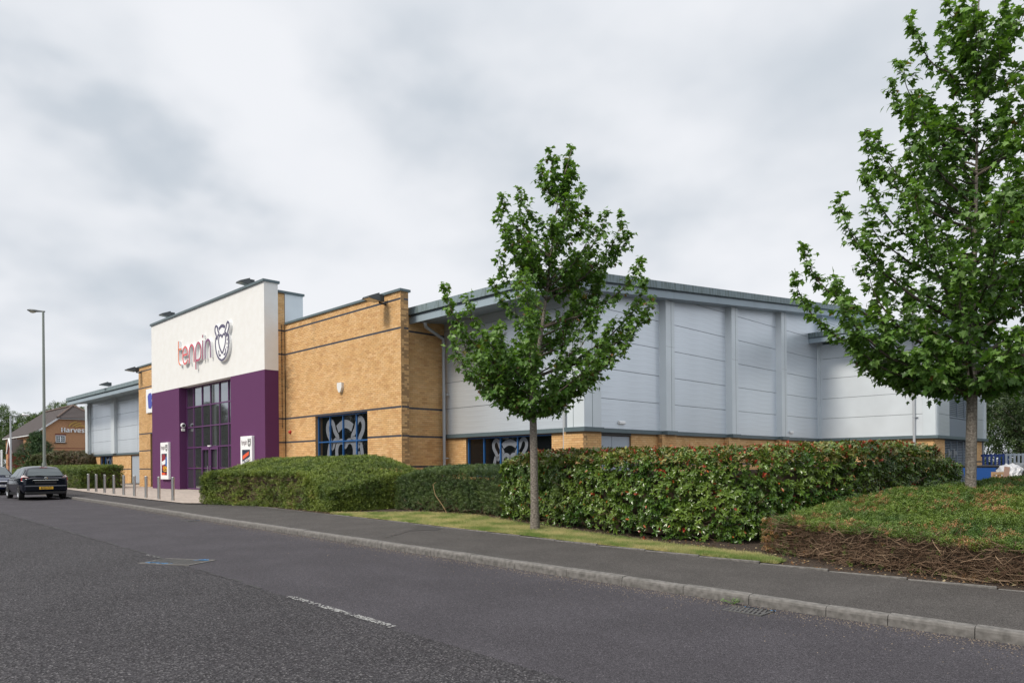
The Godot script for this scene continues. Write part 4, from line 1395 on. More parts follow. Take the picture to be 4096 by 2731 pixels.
# ---------------------------------------------------------------- street furniture
func build_street() -> void:
	var ords := ["farthest bollard, next to the low hedge", "second bollard from the low hedge", "third bollard from the low hedge", "fourth bollard from the low hedge", "middle bollard of the nine", "fourth bollard from the clipped hedge", "third bollard from the clipped hedge", "second bollard from the clipped hedge", "nearest bollard, next to the clipped hedge"]
	var cap := MB.new()
	cap.lathe(Transform3D(), [Vector2(0.057, 0.872), Vector2(0.05, 0.882), Vector2(0.0, 0.886)], 20)
	var pole := MB.new()
	pole.lathe(Transform3D(), [Vector2(0.057, -0.1), Vector2(0.057, 0.872)], 20)
	var ring := MB.new()
	ring.lathe(Transform3D(), [Vector2(0.075, 0.0), Vector2(0.075, 0.008), Vector2(0.057, 0.01)], 20)
	var pm := pole.mesh()
	var cm := cap.mesh()
	var rm := ring.mesh()
	for i in 9:
		var x := lerpf(-42.46, -28.17, i / 8.0)
		var z := lerp_table(x, [-42.46, -35.1, -28.17], [-11.13, -10.66, -10.21])
		var b := thing("bollard", "brushed steel bollard, " + ords[i], "bollard", Vector3(x, gy(x, z) + 0.004, z), 0.0, "steel bollards in front of the entrance")
		part(b, "post", pm, M.steel)
		part(b, "cap", cm, M.steel)
		part(b, "base_ring", rm, M.steel)
	# tall lamp column behind the black car
	var t := thing("street_lamp", "tall grey green lamp column behind the black hatchback", "street lamp", Vector3(-48.85, -0.02, -10.55))
	var b := MB.new()
	b.tube([Vector3(0, 1.55, 0), Vector3(0, 1.65, 0), Vector3(0, 10.3, 0)], [0.1, 0.088, 0.06], 14)
	part(t, "column", b, M.post)
	b = MB.new()
	b.tube([Vector3(0, -0.2, 0), Vector3(0, 1.5, 0), Vector3(0, 1.58, 0)], [0.135, 0.13, 0.1], 14)
	part(t, "base", b, M.post)
	b = MB.new()
	b.box(Vector3(-0.02, 1.2, 0.131), Vector3(0.1, 1.35, 0.138))
	part(t, "number_plate", b, M.white_dull)
	var lt := Transform3D(Basis(Vector3.UP, 2.36).scaled(Vector3.ONE * 0.8), Vector3(0, 10.25, 0))
	lamp_head(t, lt, M.dark_metal)
	t = thing("street_lamp", "slim pale lamp post with white curved head by the restaurant's near corner", "street lamp", Vector3(-83.7, 0.0, -15.28))
	b = MB.new()
	b.tube([Vector3(0, 0, 0), Vector3(0, 6.36, 0)], [0.09, 0.07], 10)
	part(t, "column", b, M.pipe)
	b = MB.new()
	b.tube([Vector3(0, 6.3, 0), Vector3(0.35, 6.31, -0.36), Vector3(0.8, 6.33, -0.8)], [0.045, 0.045, 0.045], 8)
	part(t, "arm", b, M.dark_metal)
	b = MB.new()
	b.cbox(Transform3D(Basis(Vector3.UP, 0.78), Vector3(1.05, 6.43, -1.05)), Vector3(0.3, 0.2, 0.85), 0.08)
	part(t, "head", b, M.white)
	t = thing("marker_post", "white post by the pavement at the picture's left edge", "post", Vector3(-55.4, 0.0, -9.63))
	b = MB.new()
	b.tube([Vector3(0, 0, 0), Vector3(0, 2.35, 0)], [0.06, 0.06], 10)
	part(t, "shaft", b, M.white)
	b = MB.new()
	b.lathe(Transform3D(), [Vector2(0.066, 2.34), Vector2(0.066, 2.38), Vector2(0.0, 2.4)], 10)
	part(t, "cap", b, M.white)
	# manhole in the road
	var my := road_y(-11.3) + 0.004
	t = thing("manhole_cover", "oblong iron access cover with blue spray marks in the road", "manhole cover", Vector3(-11.35, my, -4.17), 0.5)
	b = MB.new()
	for q in [[-0.46, -0.42, -0.3, 0.3], [0.42, 0.46, -0.3, 0.3], [-0.42, 0.42, -0.3, -0.265], [-0.42, 0.42, 0.265, 0.3]]:
		b.box(Vector3(q[0], -0.05, q[2]), Vector3(q[1], 0.004, q[3]))
	part(t, "frame", b, M.kerb)
	for s in [-1, 1]:
		b = MB.new()
		b.box(Vector3(minf(0.008 * s, 0.41 * s), -0.05, -0.26), Vector3(maxf(0.008 * s, 0.41 * s), 0.0, 0.26))
		for i in 9:
			for j in 8:
				b.box(Vector3(s * (0.05 + i * 0.04) - 0.012, 0, -0.23 + j * 0.062), Vector3(s * (0.05 + i * 0.04) + 0.012, 0.004, -0.2 + j * 0.062))
		part(t, "cover_plate", b, M.iron)
	b = MB.new()
	for i in 60:
		var c = [Vector2(-0.3, 0.2), Vector2(-0.05, 0.22), Vector2(0.32, -0.2), Vector2(0.25, -0.24)][i % 4]
		var p = c + Vector2(rng.randfn(0, 0.06), rng.randfn(0, 0.025))
		var r := rng.randf_range(0.012, 0.035)
		b.quad(Vector3(p.x - r, 0.006, p.y + r * 0.4), Vector3(p.x + r, 0.006, p.y + r * 0.6), Vector3(p.x + r * 0.8, 0.006, p.y - r * 0.5), Vector3(p.x - r * 0.7, 0.006, p.y - r * 0.4))
	part(t, "spray_mark", b, M.spray_blue)
	gully("iron gully grating with blue edge against the kerb below the twiggy hedge", Vector3(-3.66, road_y(-3.66) + 0.003, -7.17), 0.0)
	gully("far iron gully grating with blue paint against the kerb below the clipped hedge", Vector3(-19.5, road_y(-19.5) + 0.003, -7.5), 0.07)
	# weed at the grating
	t = thing("weed", "small green weed growing at the kerb by the near gully grating", "plant", Vector3(-3.93, road_y(-3.9), -7.36))
	b = MB.new()
	var st := MB.new()
	for i in 16:
		var a := rng.randf() * TAU
		var l := rng.randf_range(0.05, 0.15)
		var e := Vector3(cos(a) * l, rng.randf_range(0.02, 0.09), sin(a) * l * 0.7 + 0.02)
		st.tube([Vector3.ZERO, e * 0.6 + Vector3(0, 0.01, 0), e], [0.002, 0.0015, 0.001], 4, false)
		for k in 3:
			var o := e * (0.55 + 0.22 * k)
			var d := Vector3(cos(a + 0.8 * (k - 1)), 0.3, sin(a + 0.8 * (k - 1))) * 0.028
			var s := Vector3(-d.z, 0, d.x) * 0.35
			b.quad(o, o + d * 0.5 + s, o + d, o + d * 0.5 - s)
	part(t, "leaves", b, flat("weed_green", 0.09, 0.17, 0.03, 0.6))
	part(t, "stem", st, M.weed_green)

func lamp_head(t: Node3D, lt: Transform3D, m: Material) -> void:
	var h := MB.new()
	var sec := [[0.12, 0.05, 0.09], [-0.3, 0.07, 0.13], [-0.62, 0.13, 0.2], [-0.95, 0.14, 0.2], [-1.12, 0.08, 0.1]]
	h.sheet(10, sec.size() - 1, func(i, j):
		var a = TAU * i / 10.0
		return lt * Vector3(sin(a) * sec[j][1], 0.05 + cos(a) * sec[j][2] * 0.5 + 0.05 * j * 0.6, sec[j][0]))
	part(t, "head", h, m)
	var g := MB.new()
	g.sheet(10, 4, func(i, j):
		var a = TAU * i / 10.0
		var r: float = [0.13, 0.125, 0.11, 0.07, 0.0][j]
		return lt * Vector3(sin(a) * r, 0.06 - 0.03 * j, -0.75 + cos(a) * r * 1.9))
	part(t, "lens", g, M.lamp_lens)

func gully(label: String, at: Vector3, turn: float) -> void:
	var t := thing("drain_grating", label, "drain", at, turn, "gully gratings along the kerb")
	var b := MB.new()
	for q in [[-0.22, -0.195, -0.16, 0.16], [0.195, 0.22, -0.16, 0.16], [-0.195, 0.195, 0.135, 0.16], [-0.195, 0.195, -0.16, -0.135]]:
		b.box(Vector3(q[0], -0.04, q[2]), Vector3(q[1], 0.005, q[3]))
	part(t, "frame", b, M.iron)
	var bar := MB.new()
	bar.box(Vector3(-0.011, -0.04, -0.135), Vector3(0.011, 0.004, 0.135))
	var bm := bar.mesh()
	for i in 8: part(t, "bar", bm, M.iron, Transform3D(Basis(Vector3.UP, 0.25), Vector3(-0.17 + i * 0.0485, 0, 0)))
	b = MB.new()
	b.box(Vector3(-0.19, 0.0, -0.012), Vector3(0.19, 0.003, 0.012))
	part(t, "cross_bar", b, M.iron)
	b = MB.new()
	b.box(Vector3(-0.196, -0.02, -0.136), Vector3(0.196, -0.016, 0.136))
	part(t, "pit", b, M.black)
	b = MB.new()
	for i in 22:
		var x := rng.randf_range(-0.1, 0.22)
		b.quad(Vector3(x - 0.015, 0.007, -0.138), Vector3(x + 0.02, 0.007, -0.135), Vector3(x + 0.015, 0.007, -0.158), Vector3(x - 0.02, 0.007, -0.155))
	part(t, "spray_mark", b, M.spray_blue)

# ---------------------------------------------------------------- leaves
func maple_leaf() -> ArrayMesh:
	var b := MB.new()
	var o := [[0.0, 0.0], [0.3, -0.03], [0.23, 0.17], [0.56, 0.42], [0.29, 0.5], [0.2, 0.66], [0.0, 1.0], [-0.2, 0.66], [-0.29, 0.5], [-0.56, 0.42], [-0.23, 0.17], [-0.3, -0.03]]
	var c := Vector3(0, 0.36, -0.05)
	for i in o.size():
		var p: Array = o[i]
		var q: Array = o[(i + 1) % o.size()]
		b.tri(c, Vector3(p[0], p[1], 0.16 * absf(p[0]) - 0.12 * p[1] * p[1]), Vector3(q[0], q[1], 0.16 * absf(q[0]) - 0.12 * q[1] * q[1]))
	return b.mesh()

func oval_leaf() -> ArrayMesh:
	var b := MB.new()
	var o := [[0.0, 0.0], [0.13, 0.18], [0.2, 0.45], [0.17, 0.72], [0.0, 1.0]]
	for s in [-1, 1]:
		for i in o.size() - 1:
			var f := func(k): return Vector3(o[k][0] * s, o[k][1], 0.35 * o[k][0] - 0.15 * o[k][1] * o[k][1])
			var g := func(k): return Vector3(0, o[k][1], -0.15 * o[k][1] * o[k][1])
			if s > 0:
				b.tri(g.call(i), f.call(i), f.call(i + 1))
				b.tri(g.call(i), f.call(i + 1), g.call(i + 1))
			else:
				b.tri(g.call(i), f.call(i + 1), f.call(i))
				b.tri(g.call(i), g.call(i + 1), f.call(i + 1))
	return b.mesh()

func sprig(n: int, spread: float, sd: int, slim := 0.3) -> ArrayMesh:   # a shoot with n small leaves, about 1 unit tall
	var r := RandomNumberGenerator.new()
	r.seed = sd
	var b := MB.new()
	for i in n:
		var h := 0.15 + 0.7 * i / n
		var a := i * 2.4 + r.randf_range(-0.4, 0.4)
		var d := Vector3(cos(a) * spread, r.randf_range(0.25, 0.9), sin(a) * spread).normalized()
		var s := d.cross(Vector3(r.randf_range(-0.4, 0.4), 1, r.randf_range(-0.4, 0.4))).normalized() * slim * 0.36
		var up := s.cross(d).normalized() * 0.05
		var o := Vector3(cos(a) * 0.08, h, sin(a) * 0.08)
		var l := r.randf_range(0.34, 0.5)
		var m := o + d * l * 0.55
		b.tri(o, m - s * 0.5 + up, o + d * l)
		b.tri(o, o + d * l, m + s * 0.5 + up)
	return b.mesh()

# A clipped hedge: front runs along a path in plan, the body lies to its left (away from the road).
# height(s, w): height above ground at s along the front and w across (0 front, 1 back).
class Hedge:
	var path := []
	var depth := 1.5
	var height: Callable
	var base: Callable
	var lens := []
	var total := 0.0
	func prep() -> void:
		lens = [0.0]
		for i in path.size() - 1:
			total += path[i].distance_to(path[i + 1])
			lens.append(total)
	func at(s: float) -> Vector2:
		var d := s * total
		for i in path.size() - 1:
			if d <= lens[i + 1] or i == path.size() - 2:
				return path[i].lerp(path[i + 1], (d - lens[i]) / (lens[i + 1] - lens[i]))
		return path[-1]
	func away(s: float) -> Vector2:
		var d := (at(minf(s + 0.06, 1.0)) - at(maxf(s - 0.06, 0.0))).normalized()
		return Vector2(d.y, -d.x)   # with x right and z towards the viewer this points to -z for a path running to +x
	func point(s: float, w: float, y: float) -> Vector3:
		var p := at(s) + away(s) * depth * w
		return Vector3(p.x, base.call(p.x, p.y) + y, p.y)
	func core(inset: float) -> MB:
		var b := MB.new()
		var m := inset / depth
		var e := inset / total
		var prof := [[m, 0.02], [m, 0.45], [m, 1.0], [m + 0.1, 1.0], [0.35, 1.0], [0.6, 1.0], [0.85, 1.0], [1.0 - m, 1.0], [1.0 - m, 0.02]]
		b.sheet(28, prof.size() - 1, func(i, j):
			var s := lerpf(e, 1.0 - e, i / 28.0)
			var q: Array = prof[prof.size() - 1 - j]
			return point(s, q[0], maxf(0.05, (height.call(s, q[0]) - inset) * q[1])))
		for s in [e, 1.0 - e]:
			for k in range(1, prof.size() - 1):
				var f := func(q): return point(s, q[0], maxf(0.05, (height.call(s, q[0]) - inset) * q[1]))
				b.tri(f.call(prof[0]), f.call(prof[k]), f.call(prof[k + 1]))
		return b

func frame_to(up: Vector3, spin: float, scale: float) -> Basis:
	var u := up.normalized()
	var a := u.cross(Vector3(0.3, 0.2, 0.9)).normalized()
	var c := a.cross(u)
	var x := a * cos(spin) + c * sin(spin)
	return Basis(x * scale, u * scale, x.cross(u) * scale)

# fills a hedge with shoots; n: shoots per square metre for front, top, ends
func shoots(h: Hedge, sd: int, n: Array, size: Array, tint: Callable, skip: Callable) -> Array:
	var r := RandomNumberGenerator.new()
	r.seed = sd
	var ts := []
	var cs := []
	var hm: float = h.height.call(0.5, 0.0)
	var put := func(p: Vector3, out: Vector3, s: float, w: float, t: float):
		if skip.call(s, w, t, p, r): return
		var d := out + Vector3(r.randfn(0, 0.45), r.randfn(0.15, 0.4), r.randfn(0, 0.45))
		var k := r.randf_range(size[0], size[1])
		ts.append(Transform3D(frame_to(d, r.randf() * TAU, k), p - out * r.randf_range(0.2, 1.6) * k))
		cs.append(tint.call(p, s, w, t, r))
	for i in int(n[0] * h.total * hm):
		var s := r.randf()
		var t := pow(r.randf(), 0.92)
		var o := h.away(s)
		put.call(h.point(s, r.randf_range(0.0, 0.22 / h.depth), t * h.height.call(s, 0.0)), Vector3(-o.x, 0.1 + t * 0.3, -o.y), s, 0.0, t)
	for i in int(n[1] * h.total * h.depth):
		var s := r.randf()
		var w := r.randf()
		var e := 0.04
		var y: float = h.height.call(s, w)
		var gx: float = (h.height.call(minf(s + e, 1), w) - h.height.call(maxf(s - e, 0), w)) / (h.total * 2 * e)
		var gw: float = (h.height.call(s, minf(w + e, 1)) - h.height.call(s, maxf(w - e, 0))) / (h.depth * 2 * e)
		var o := h.away(s)
		var d := Vector2(-o.y, o.x)
		put.call(h.point(s, w, y), Vector3(-d.x * gx - o.x * gw, 1, -d.y * gx - o.y * gw).normalized(), s, w, 1.0)
	for e in [0.0, 1.0]:
		for i in int(n[2] * h.depth * hm):
			var w := r.randf()
			var t := r.randf()
			var o := h.away(e)
			var d := Vector2(-o.y, o.x) * (1.0 if e > 0.5 else -1.0)
			put.call(h.point(e, w, t * h.height.call(e, w)), Vector3(d.x, 0.15, d.y), e, w, t)
	return [ts, cs]

func twigs(h: Hedge, sd: int, n: int, t0: float, t1: float, s0: float, s1: float, long := 0.35, flatness := 0.5) -> Array:
	var r := RandomNumberGenerator.new()
	r.seed = sd
	var ts := []
	var cs := []
	for i in n:
		var s := r.randf_range(s0, s1)
		var t := r.randf_range(t0, t1)
		var o := h.away(s)
		var d := Vector2(-o.y, o.x)
		var along := r.randfn(0, 1.0)
		var dir := Vector3(d.x * along - o.x * r.randf_range(0.1, 0.9), r.randfn(0.15, 0.5) * (1.0 - flatness * 0.5), d.y * along - o.y * r.randf_range(0.1, 0.9)).normalized()
		var l := r.randf_range(0.35, 1.0) * long
		ts.append(Transform3D(frame_to(dir, r.randf() * TAU, 1.0) * Basis.from_scale(Vector3(1, l / 0.3, 1) * r.randf_range(0.7, 1.3)), h.point(s, r.randf_range(0.0, 0.5 / h.depth), t * h.height.call(s, 0.0)) - dir * l * 0.5))
		cs.append(Color(0.13, 0.075, 0.045).lerp(Color(0.4, 0.28, 0.18), pow(r.randf(), 2.0)) * r.randf_range(0.6, 1.1))
	return [ts, cs]

func twig_mesh() -> ArrayMesh:
	var b := MB.new()
	b.tube([Vector3.ZERO, Vector3(0.012, 0.12, 0.004), Vector3(-0.004, 0.22, 0.01), Vector3(0.01, 0.3, 0.0)], [0.003, 0.0026, 0.0022, 0.0016], 5)
	b.tube([Vector3(0.012, 0.12, 0.004), Vector3(0.05, 0.2, -0.02), Vector3(0.06, 0.25, -0.03)], [0.0022, 0.0018, 0.0013], 4)
	return b.mesh()

func build_hedges() -> void:
	var n1 := FastNoiseLite.new()
	n1.frequency = 0.8
	n1.seed = 3
	n1.fractal_octaves = 3
	var tw := twig_mesh()
	var never := func(_s, _w, _t, _p, _r): return false
	var green := func(a: Color, b: Color, c: Color, k: float):
		return func(p: Vector3, _s, _w, t, r):
			var q = n1.get_noise_3d(p.x, p.y * 1.5, p.z) + r.randf_range(-0.35, 0.35)
			var o: Color = a.lerp(b, clampf(q + 0.5, 0, 1))
			if q > k: o = o.lerp(c, 0.75)
			return o * r.randf_range(0.75, 1.2)
	# 1: broad clipped hedge in front of the entrance
	var h := Hedge.new()
	h.path = [Vector2(-25.0, -9.95), Vector2(-21.0, -10.55), Vector2(-17.2, -10.25)]
	h.depth = 3.3
	h.base = gy
	h.height = func(s, w):
		var edge := smoothstep(0.0, 0.06, s) * smoothstep(1.0, 0.9, s)
		var y := 1.08 + 0.42 * smoothstep(0.0, 0.65, w) - 0.2 * smoothstep(0.8, 1.0, w)
		y -= 0.24 * smoothstep(0.12, 0.0, s) * smoothstep(0.0, 0.8, w)
		y -= 0.36 * pow(smoothstep(0.68, 1.0, s), 1.5)
		return y * lerpf(0.86, 1.0, edge) + 0.03 * n1.get_noise_2d(s * 30.0, w * 9.0)
	h.prep()
	var t := thing("clipped_hedge", "broad clipped yellow green hedge in front of the entrance", "hedge")
	part(t, "branches", h.core(0.35), M.branch_dark)
	var thin := func(s, w, tt, p, r): return w == 0.0 and s > 0.1 and s < 0.78 and tt > 0.15 and r.randf() < 0.85 * smoothstep(-0.4, 0.2, n1.get_noise_3d(p.x * 2.0, p.y * 3.0, 4.0)) * smoothstep(1.0, 0.9, tt)
	var q := shoots(h, 11, [1100.0, 900.0, 1000.0], [0.07, 0.13], green.call(Color(0.075, 0.125, 0.014), Color(0.23, 0.29, 0.038), Color(0.34, 0.27, 0.09), 0.7), thin)
	many(t, "foliage", sprig(8, 0.85, 1, 0.5), M.leaf_small, q[0], q[1])
	q = twigs(h, 12, 900, 0.1, 0.95, 0.08, 0.8, 0.4, 0.2)
	many(t, "twig", tw, M.twig, q[0], q[1])
	# 2: darker small leaved hedge between
	h = Hedge.new()
	h.path = [Vector2(-16.6, -12.0), Vector2(-13.0, -11.9), Vector2(-10.2, -11.3)]
	h.depth = 1.3
	h.base = gy
	h.height = func(s, w): return (1.0 + 0.17 * smoothstep(0.0, 0.25, s)) * lerpf(0.93, 1.0, smoothstep(0.0, 0.25, w)) * lerpf(0.9, 1.0, smoothstep(0.0, 0.06, s)) + 0.035 * n1.get_noise_2d(s * 25.0, w * 8.0)
	h.prep()
	t = thing("privet_hedge", "dark small leaved hedge between the clipped hedge and the red tipped hedge", "hedge")
	part(t, "branches", h.core(0.35), M.branch_dark)
	var leggy := func(_s, w, tt, _p, r): return w == 0.0 and r.randf() < 0.85 * smoothstep(0.22, 0.02, tt)
	q = shoots(h, 21, [1300.0, 900.0, 1000.0], [0.065, 0.115], green.call(Color(0.035, 0.075, 0.02), Color(0.11, 0.165, 0.04), Color(0.22, 0.13, 0.06), 0.85), leggy)
	many(t, "foliage", sprig(8, 0.9, 2, 0.5), M.leaf_small, q[0], q[1])
	q = twigs(h, 22, 260, 0.0, 0.35, 0.0, 1.0, 0.45, 0.0)
	many(t, "twig", tw, M.twig, q[0], q[1])
	var ln := MB.new()
	ln.tube([Vector3(-14.35, 0.72, -11.62), Vector3(-14.42, 0.66, -11.58), Vector3(-14.3, 0.4, -11.55), Vector3(-14.05, 0.12, -11.6), Vector3(-13.98, -0.12, -11.7)], [0.004, 0.006, 0.006, 0.007, 0.008], 6)
	part(t, "stem", ln, M.wood)
	# 3: large leaved hedge with red tips
	h = Hedge.new()
	h.path = [Vector2(-11.9, -11.55), Vector2(-9.6, -10.95), Vector2(-7.3, -10.45), Vector2(-5.7, -10.85), Vector2(-4.75, -12.6), Vector2(-4.05, -17.3)]
	h.depth = 1.5
	h.base = gy
	h.height = func(s, w): return (1.5 + 0.0 * s) * lerpf(0.9, 1.0, smoothstep(0.0, 0.07, s)) * lerpf(0.75, 1.0, smoothstep(1.0, 0.9, s)) * lerpf(0.95, 1.0, smoothstep(0.0, 0.3, w)) + 0.025 * n1.get_noise_2d(s * 30.0, w * 8.0) + 0.02
	h.prep()
	t = thing("photinia_hedge", "tall glossy large leaved hedge with red young tips behind the slim tree", "hedge")
	part(t, "branches", h.core(0.42), M.branch_dark)
	var leaf := oval_leaf()
	var r := RandomNumberGenerator.new()
	r.seed = 31
	var ts := []
	var cs := []
	var rosette := func(p: Vector3, out: Vector3, red: bool):
		var n := r.randi_range(5, 8)
		var ax := (out + Vector3(r.randfn(0, 0.4), r.randfn(0.25, 0.35), r.randfn(0, 0.4))).normalized()
		var c0 := Color(0.05, 0.115, 0.014).lerp(Color(0.15, 0.225, 0.034), clampf(n1.get_noise_3d(p.x, p.y * 2.0, p.z) + 0.5 + r.randf_range(-0.3, 0.3), 0, 1))
		if p.y > 1.15 and r.randf() < 0.4: c0 = c0.lerp(Color(0.33, 0.26, 0.09), 0.55)
		for i in n:
			var a := i * 2.4 + r.randf_range(-0.3, 0.3)
			var fr := frame_to(ax, a, 1.0)
			var tilt := r.randf_range(0.75, 1.35) if not red else r.randf_range(0.25, 0.6)
			var dir := (fr.y * cos(tilt) + fr.x * sin(tilt) + Vector3(0, -0.15, 0)).normalized()
			var side := fr.z
			var nrm := side.cross(dir).normalized()
			if nrm.dot(ax) < 0: side = -side; nrm = -nrm
			var k := r.randf_range(0.06, 0.092) * (0.85 if red else 1.0)
			ts.append(Transform3D(Basis(side * k, dir * k, nrm * k), p + ax * r.randf_range(-0.05, 0.01)))
			var cl: Color = c0 * r.randf_range(0.8, 1.2)
			if red: cl = Color(0.42, 0.035, 0.03).lerp(Color(0.5, 0.14, 0.07), r.randf()) * r.randf_range(0.7, 1.15)
			elif r.randf() < 0.012: cl = Color(0.42, 0.12, 0.03)
			cs.append(cl)
	var spots := []
	for i in int(340 * h.total * 1.5):
		var s := r.randf()
		var tt := pow(r.randf(), 0.85)
		var o := h.away(s)
		var p := h.point(s, r.randf_range(-0.01, 0.22), tt * h.height.call(s, 0.0))
		if n1.get_noise_3d(p.x * 1.8, p.y * 2.2, p.z * 1.8) < -0.28 and r.randf() < 0.85: continue
		if tt < 0.12 and r.randf() < 0.5: continue
		rosette.call(p, Vector3(-o.x, 0.15, -o.y), r.randf() < 0.02)
	for i in int(230 * h.total * h.depth):
		var s := r.randf()
		var w := r.randf()
		var p := h.point(s, w, h.height.call(s, w) + r.randf_range(-0.16, 0.03))
		rosette.call(p, Vector3.UP, r.randf() < 0.13)
	for e in [0.0, 1.0]:
		for i in int(150 * h.depth * 1.5):
			var w := r.randf()
			var tt := r.randf()
			var o := h.away(e)
			rosette.call(h.point(e, w, tt * h.height.call(e, w)), Vector3(-o.y, 0.1, o.x) * (1.0 if e > 0.5 else -1.0), r.randf() < 0.05)
	split_leaves(t, leaf, ts, cs, M.leaf_gloss)
	q = twigs(h, 32, 160, 0.0, 0.7, 0.0, 1.0, 0.6, 0.0)
	many(t, "twig", tw, M.twig, q[0], q[1])
	# 4: low spreading hedge, sheared at the front so that its twigs show
	h = Hedge.new()
	h.path = [Vector2(-5.1, -10.45), Vector2(-3.7, -9.98), Vector2(-2.3, -9.88), Vector2(0.0, -9.98), Vector2(3.4, -10.4)]
	h.depth = 5.4
	h.base = gy
	h.height = func(s, w):
		var y = 0.52 - 0.04 * smoothstep(0.15, 0.5, s) + 0.34 * pow(smoothstep(-0.12, 0.55, w), 1.0) - 0.02 - 0.05 * s
		y -= 0.16 * smoothstep(0.14, 0.0, s) * smoothstep(0.1, 0.9, w)
		return y * lerpf(0.9, 1.0, smoothstep(0.0, 0.03, s)) + 0.05 * n1.get_noise_2d(s * 14.0, w * 8.0)
	h.prep()
	t = thing("twiggy_hedge", "low spreading hedge sheared to bare brown twigs along the path", "hedge")
	part(t, "branches", h.core(0.5), M.branch_dark)
	var bare := func(s, w, tt, p, rr): return w == 0.0 and s > 0.02 and tt < 0.97 and rr.randf() < lerpf(0.97, 0.7, smoothstep(0.35, 0.0, tt)) - (0.35 if s < 0.06 else 0.0)
	var tint := func(p: Vector3, _s, w, _t, rr):
		var k = n1.get_noise_3d(p.x * 1.3, 7.0, p.z * 1.3) + rr.randf_range(-0.3, 0.3)
		var o := Color(0.05, 0.11, 0.014).lerp(Color(0.165, 0.24, 0.035), clampf(k * 0.9 + 0.5, 0, 1))
		if n1.get_noise_3d(p.x * 2.6 + 9.0, 2.0, p.z * 2.6) + rr.randf_range(-0.25, 0.25) > 0.3 and rr.randf() < 0.7: o = Color(0.36, 0.19, 0.08)
		return o * rr.randf_range(0.75, 1.2)
	q = shoots(h, 41, [900.0, 1250.0, 1200.0], [0.055, 0.09], tint, bare)
	many(t, "foliage", sprig(9, 0.9, 3, 0.46), M.leaf_small, q[0], q[1])
	q = twigs(h, 42, 6500, 0.04, 1.0, 0.01, 1.0, 0.34, 0.7)
	many(t, "twig", tw, M.twig, q[0], q[1])
	q = twigs(h, 43, 150, 0.0, 0.5, 0.05, 1.0, 0.85, 0.4)
	many(t, "long_twig", tw, M.twig, q[0], q[1])
	# 5: low hedge by the bollards, and taller shrubbery behind it
	h = Hedge.new()
	h.path = [Vector2(-68.0, -12.5), Vector2(-52.0, -11.9), Vector2(-46.6, -11.75)]
	h.depth = 2.3
	h.base = gy
	h.height = func(s, w): return 1.05 + 0.25 * smoothstep(0.0, 0.8, w) + 0.04 * n1.get_noise_2d(s * 30.0, w * 5.0)
	h.prep()
	t = thing("low_hedge", "low clipped hedge between the black hatchback and the bollards", "hedge")
	part(t, "branches", h.core(0.12), M.branch_dark)
	q = shoots(h, 51, [320.0, 260.0, 380.0], [0.13, 0.2], green.call(Color(0.065, 0.115, 0.014), Color(0.19, 0.25, 0.035), Color(0.28, 0.21, 0.08), 0.8), never)
	many(t, "foliage", sprig(9, 0.9, 4, 0.5), M.leaf_small, q[0], q[1])
	h = Hedge.new()
	h.path = [Vector2(-71.6, -13.3), Vector2(-69.4, -15.3), Vector2(-67.4, -17.4)]
	h.depth = 4.0
	h.base = gy
	h.height = func(s, w): return 2.5 - 1.3 * pow(smoothstep(0.4, 0.0, s), 1.5) - 0.25 * smoothstep(0.25, 0.0, w) - 0.3 * smoothstep(0.7, 1.0, s) + 0.25 * n1.get_noise_2d(s * 12.0, w * 4.0)
	h.prep()
	t = thing("purple_shrubbery", "tall rounded shrubbery mixing green and purple leaves in front of the restaurant", "hedge")
	part(t, "branches", h.core(0.25), M.branch_dark)
	var mixed := func(p: Vector3, s, _w, _t, rr):
		var pu := smoothstep(0.25, 0.75, s + 0.5 * n1.get_noise_3d(p.x, p.y, p.z))
		return Color(0.075, 0.125, 0.03).lerp(Color(0.17, 0.1, 0.075), pu * rr.randf_range(0.3, 1.0)) * rr.randf_range(0.7, 1.25)
	q = shoots(h, 52, [260.0, 220.0, 260.0], [0.2, 0.32], mixed, never)
	many(t, "foliage", sprig(9, 0.9, 5, 0.55), M.leaf_small, q[0], q[1])

# the 300 leaves nearest the viewer are leaves of their own, the rest one mass
func split_leaves(t: Node3D, mesh: ArrayMesh, ts: Array, cs: Array, mat: StandardMaterial3D) -> void:
	var order := range(ts.size())
	var dist := []
	for i in ts.size(): dist.append(ts[i].origin.distance_squared_to(Vector3(0, 1.1, 0)))
	order.sort_custom(func(a, b): return dist[a] < dist[b])
	var mats := {}
	var rest_t := []
	var rest_c := []
	for k in order.size():
		var i: int = order[k]
		if k < 300:
			var c: Color = cs[i]
			var key := Vector3i(int(c.r * 16), int(c.g * 16), int(c.b * 16))
			if not mats.has(key):
				var m: StandardMaterial3D = mat.duplicate()
				m.vertex_color_use_as_albedo = false
				m.albedo_color = c.linear_to_srgb()
				mats[key] = m
			part(t, "leaf", mesh, mats[key], ts[i])
		else:
			rest_t.append(ts[i])
			rest_c.append(cs[i])
	many(t, "foliage", mesh, mat, rest_t, rest_c)

